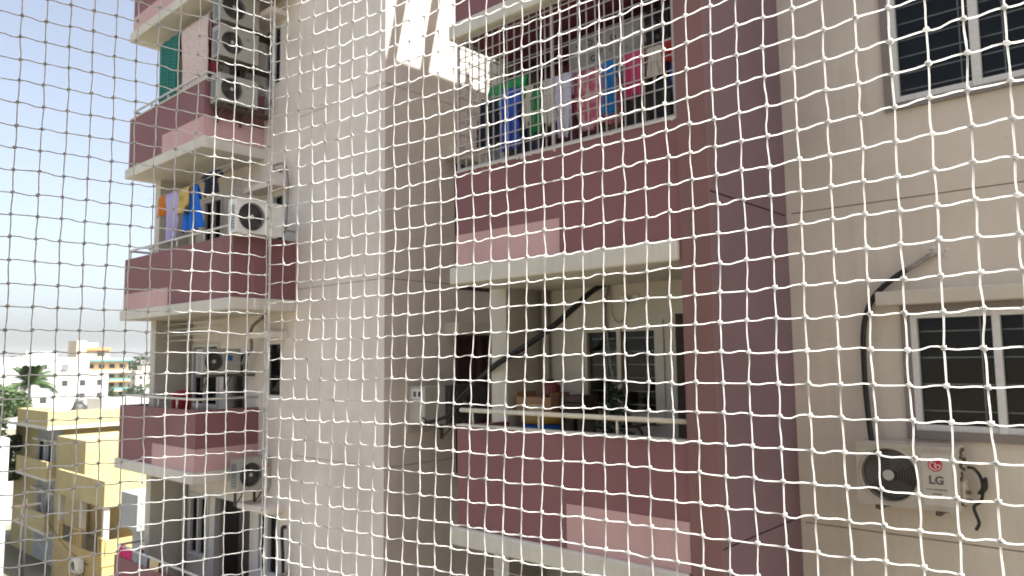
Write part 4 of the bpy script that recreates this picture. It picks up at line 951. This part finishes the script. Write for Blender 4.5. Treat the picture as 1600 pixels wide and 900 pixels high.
# faces -Y towards us: x 84..97 at y 262
tx0, ty = 84.2, 263.0
box('stair_tower', tx0, tx0+2.8, ty, ty+8, GZ, 7.4, M_PALEP, ft)
box('wall', tx0+2.8, tx0+10.0, ty+0.6, ty+12, GZ, 4.3, M_PEACH, ft)
box('wall', tx0+10.0, tx0+16.0, ty+0.6, ty+12, GZ, 1.6, M_PEACH, ft)
box('roof_band', tx0+2.81, tx0+10.3, ty-0.1, ty+12.1, 4.3, 5.2, M_ORANGE, ft)
for k in range(5):
    z = -1.6-3.05*k
    x1 = tx0+16.2
    box('teal_band', tx0+2.9, x1, ty-1.2, ty+0.58, z-1.0, z-0.35, M_TEAL, ft) if k else box('teal_band', tx0+2.9, x1, ty-1.2, ty+0.58, 0.75, 1.4, M_TEAL, ft)
    box('slab_band', tx0+2.85, x1+0.1, ty-1.3, ty+0.55, z-1.45, z-1.02, M_ORANGE if k % 2 else M_PALEP, ft)
    for q in range(4):
        wx_ = tx0+3.7+q*3.2
        box('window', wx_, wx_+1.7, ty+0.5, ty+0.63, z+0.05, z+1.35, M_DARK, ft)
    box('window', tx0+1.0, tx0+2.2, ty-0.05, ty+0.05, z+0.2, z+1.2, M_DARK, ft)
box('window', tx0+6.2, tx0+8.6, ty+0.5, ty+0.63, 2.4, 3.9, M_DARK, ft); box('head_room', tx0+2.82, tx0+6.5, ty+1, ty+8, 5.2, 6.7, M_PALEP, ft)
def town(label, x, y, wx_, wy_, h, mat, group=None, nf=3, nm='town_house'):
    t = thing(nm, label, 'house', (x, y, GZ), group)
    box('wall', x-wx_/2, x+wx_/2, y-wy_/2, y+wy_/2, GZ, GZ+h, mat, t)
    bm = bmesh.new(); X0, X1, Y0, Y1 = x-wx_/2, x+wx_/2, y-wy_/2, y+wy_/2
    for a in ((X0, X1, Y0-0.1, Y0+0.12), (X0, X1, Y1-0.12, Y1+0.1), (X0-0.1, X0+0.12, Y0+0.121, Y1-0.121), (X1-0.12, X1+0.1, Y0+0.121, Y1-0.121)): add_box(bm, *a, GZ+h+0.001, GZ+h+0.9)
    put('parapet', bm, mat, t)
    put('roof_tank', lathe(bmesh.new(), [(0.6, GZ+h), (0.62, GZ+h+1.1), (0.3, GZ+h+1.4)], x-wx_*0.3, y-wy_*0.3, 12), M_DARK, t, True)
    box('head_room', x-wx_*0.1, x+wx_*0.25, y-1, y+wy_*0.3, GZ+h+0.001, GZ+h+2.6, mat, t)
    for f_ in range(nf):
        z = GZ+h-2.3-3*f_
        for q in range(3):
            xx = X0+wx_*(q+0.5)/3; box('window', xx-0.6, xx+0.6, Y0-0.04, Y0+0.05, z, z+1.3, M_DARK, t)
            yy = Y0+wy_*(q+0.5)/3; box('window', X0-0.04, X0+0.05, yy-0.6, yy+0.6, z, z+1.3, M_DARK, t)
    return t
town('long white apartment block with dark square windows beyond the palm', 44, 182, 15, 22, 10.0, M_WHITE, nf=3)
town('white flat roofed block left of the peach tower', 62, 196, 11, 14, 9.8, M_WHITE, nf=3)
town('white block with grey head room behind the long white block', 66, 240, 22, 20, 13.4, M_WHITE, nf=3)
rt = random.Random(5)
cols = [(M_WHITE, 'white'), (M_SLAB, 'off white'), (M_CREAM, 'cream'), (M_PALEP, 'pale peach'), (M_GREYC, 'grey cement'), (plaster('dusty_pink', (0.55, 0.38, 0.33)), 'dusty pink')]
for k in range(46):
    D = rt.uniform(110, 620); px = rt.uniform(40, 262)
    p = (Fh + Rh*((px-800)/1165))*D
    if (p - Vector((90, 262, 0))).length < 34 or (p - Vector((50, 190, 0))).length < 26: continue
    if 90 < px < 215 and 110 < D < 262: h_ = rt.uniform(2.6, 4.2)
    else: h_ = rt.uniform(3.5, 9.5)
    wx1, wy1, (cm, cn_) = rt.uniform(7, 13), rt.uniform(7, 13), rt.choice(cols); st = 'single storey' if h_ < 5 else 'two storey'
    town('%s %s flat roofed house in the hazy distant town' % (cn_, st), p.x, p.y, wx1, wy1, h_, cm, '%s %s houses of the distant town' % (cn_, st), nf=1 if h_ < 5 else 2)

# ------------------------------------------------------------------ trees
def tree(label, base, ht, clumps, leafmat, size, seed, name='bushy_tree', group=None):
    rnd = random.Random(seed); t = thing(name, label, 'tree', base, group); b0 = Vector(base)
    bm = bmesh.new()
    cc = sum((Vector(c[0]) for c in clumps), Vector())/len(clumps)
    top = Vector((cc.x, cc.y, b0.z+(cc.z-b0.z)*0.75)); add_tube(bm, [b0, b0.lerp(top, 0.5)+Vector((0.1, 0.1, 0)), top], [ht*0.03, ht*0.022, ht*0.014], 8)
    for c, r2, n_ in clumps: add_tube(bm, [b0.lerp(top, rnd.uniform(0.5, 0.95)), (top+Vector(c))/2+Vector((0, 0, 0.2)), Vector(c)], [ht*0.012, ht*0.008, ht*0.003], 6)
    put('trunk', bm, M_BARK, t, True)
    bm = bmesh.new()
    for c, r2, n_ in clumps: leaf_cluster(bm, c, r2, n_, size, 0.8, rnd)
    put('crown', bm, leafmat, t)
    return t
rk = random.Random(21); cl = []
for k in range(48):
    a = rk.uniform(0, 2*pi); rr = rk.random()**0.5*3.5; z = -3.9+rk.uniform(-3.6, 2.0)
    cl.append(((13.9+rr*cos(a), 62.5+rr*sin(a), z), rk.uniform(0.6, 1.15), 420))
tree('leafy green tree at the edge beside the yellow house', (13.9, 62.5, GZ), 9, cl, M_LEAF, 0.17, 4)
for lab, bx0, by0, rr_, hz, sd3 in (('low green bush cluster behind the left railing', 62.0, 136.0, 4.5, -7.5, 31), ('green treetop between the white block and peach tower', 40.5, 128.0, 3.2, -8.3, 32), ('low green trees in the haze right of the peach tower', 118, 268, 10, -7, 33), ('distant green trees below the peach tower', 76, 205, 6, -9, 34), ('dark green trees among houses left of the peach tower', 74, 262, 8, -7.5, 35), ('green scrub trees on the far side of the white block', 60, 300, 9, -6, 36), ('loose green trees behind the yellow house roof', 38, 110, 3.6, -8.6, 37), ('rounded green trees far beyond the peach tower', 150, 400, 16, -5, 38)):
    rk = random.Random(sd3); cl = []
    for k in range(16):
        a = rk.uniform(0, 2*pi); r5 = rk.random()**0.5*rr_
        cl.append(((bx0+r5*cos(a), by0+r5*sin(a), hz+rk.uniform(-0.35, 0.35)*rr_), rr_*rk.uniform(0.22, 0.38), 150))
    tree(lab, (bx0, by0, GZ), 5, cl, M_LEAF if sd3 % 2 else M_LEAFD, rr_*0.06, sd3)
def palm(label, base, top, ln, nfr, seed):
    rnd = random.Random(seed); t = thing('palm_tree', label, 'tree', base); b0, tp = Vector(base), Vector(top)
    tube('trunk', spline([b0, b0.lerp(tp, 0.5)+Vector((0.25, 0.1, 0)), tp], 5), [0.17-0.006*k for k in range(11)], M_BARK, t, 8)
    for k in range(nfr):
        az = 2*pi*k/nfr+rnd.uniform(-0.2, 0.2); el = rnd.uniform(0.05, 1.25); bm = bmesh.new(); pts = []
        for q in range(9):
            s = q/8; h_ = s*ln*cos(el); z = s*ln*sin(el) - 0.55*ln*s*s*(1.2-0.4*el)
            pts.append(tp+Vector((cos(az)*h_, sin(az)*h_, z)))
        add_tube(bm, pts, [0.03*(1-0.8*q/8) for q in range(9)], 4)
        for q in range(1, 27):
            s = q/27*8; i = min(7, int(s)); p = pts[i].lerp(pts[i+1], s-i); d = (pts[i+1]-pts[i]).normalized()
            sx = d.cross(Zv).normalized(); L_ = ln*0.26*(sin(pi*min(1, 0.15+q/30))**0.6)
            for sg in (-1, 1):
                tip = p + sx*sg*L_*0.8 + d*L_*0.55 - Zv*L_*0.45; wv = d*0.05*ln/2.2
                bm.faces.new([bm.verts.new(v) for v in (p-wv, p+wv, tip)])
        put('frond', bm, M_PALM, t)
    return t
palm('coconut palm rising before the long white block', (23.6, 86.8, GZ), (23.55, 86.6, -1.9), 3.5, 24, 5)
palm('small palm below the peach tower', (39.5, 118.0, GZ), (39.5, 118.0, -6.8), 2.4, 14, 6)
palm('small palm behind the left railing in the haze', (52.5, 140.0, GZ), (52.5, 140.0, -7.6), 2.6, 13, 8)

# ------------------------------------------------------------------ hazy air
hz = box('haze', -5700, 5700, -5700, 5700, GZ-1.0, 95, None)
hz.data.materials.clear(); hm = bpy.data.materials.new('haze_air'); hm.use_nodes = True; t = hm.node_tree
t.nodes.remove(t.nodes['Principled BSDF']); pv = t.nodes.new('ShaderNodeVolumePrincipled')
pv.inputs['Color'].default_value = (0.9, 0.93, 0.97, 1); pv.inputs['Density'].default_value = 0.00009; pv.inputs['Anisotropy'].default_value = 0.2
t.links.new(pv.outputs[0], t.nodes['Material Output'].inputs['Volume']); hz.data.materials.append(hm); hz['kind'] = 'stuff'
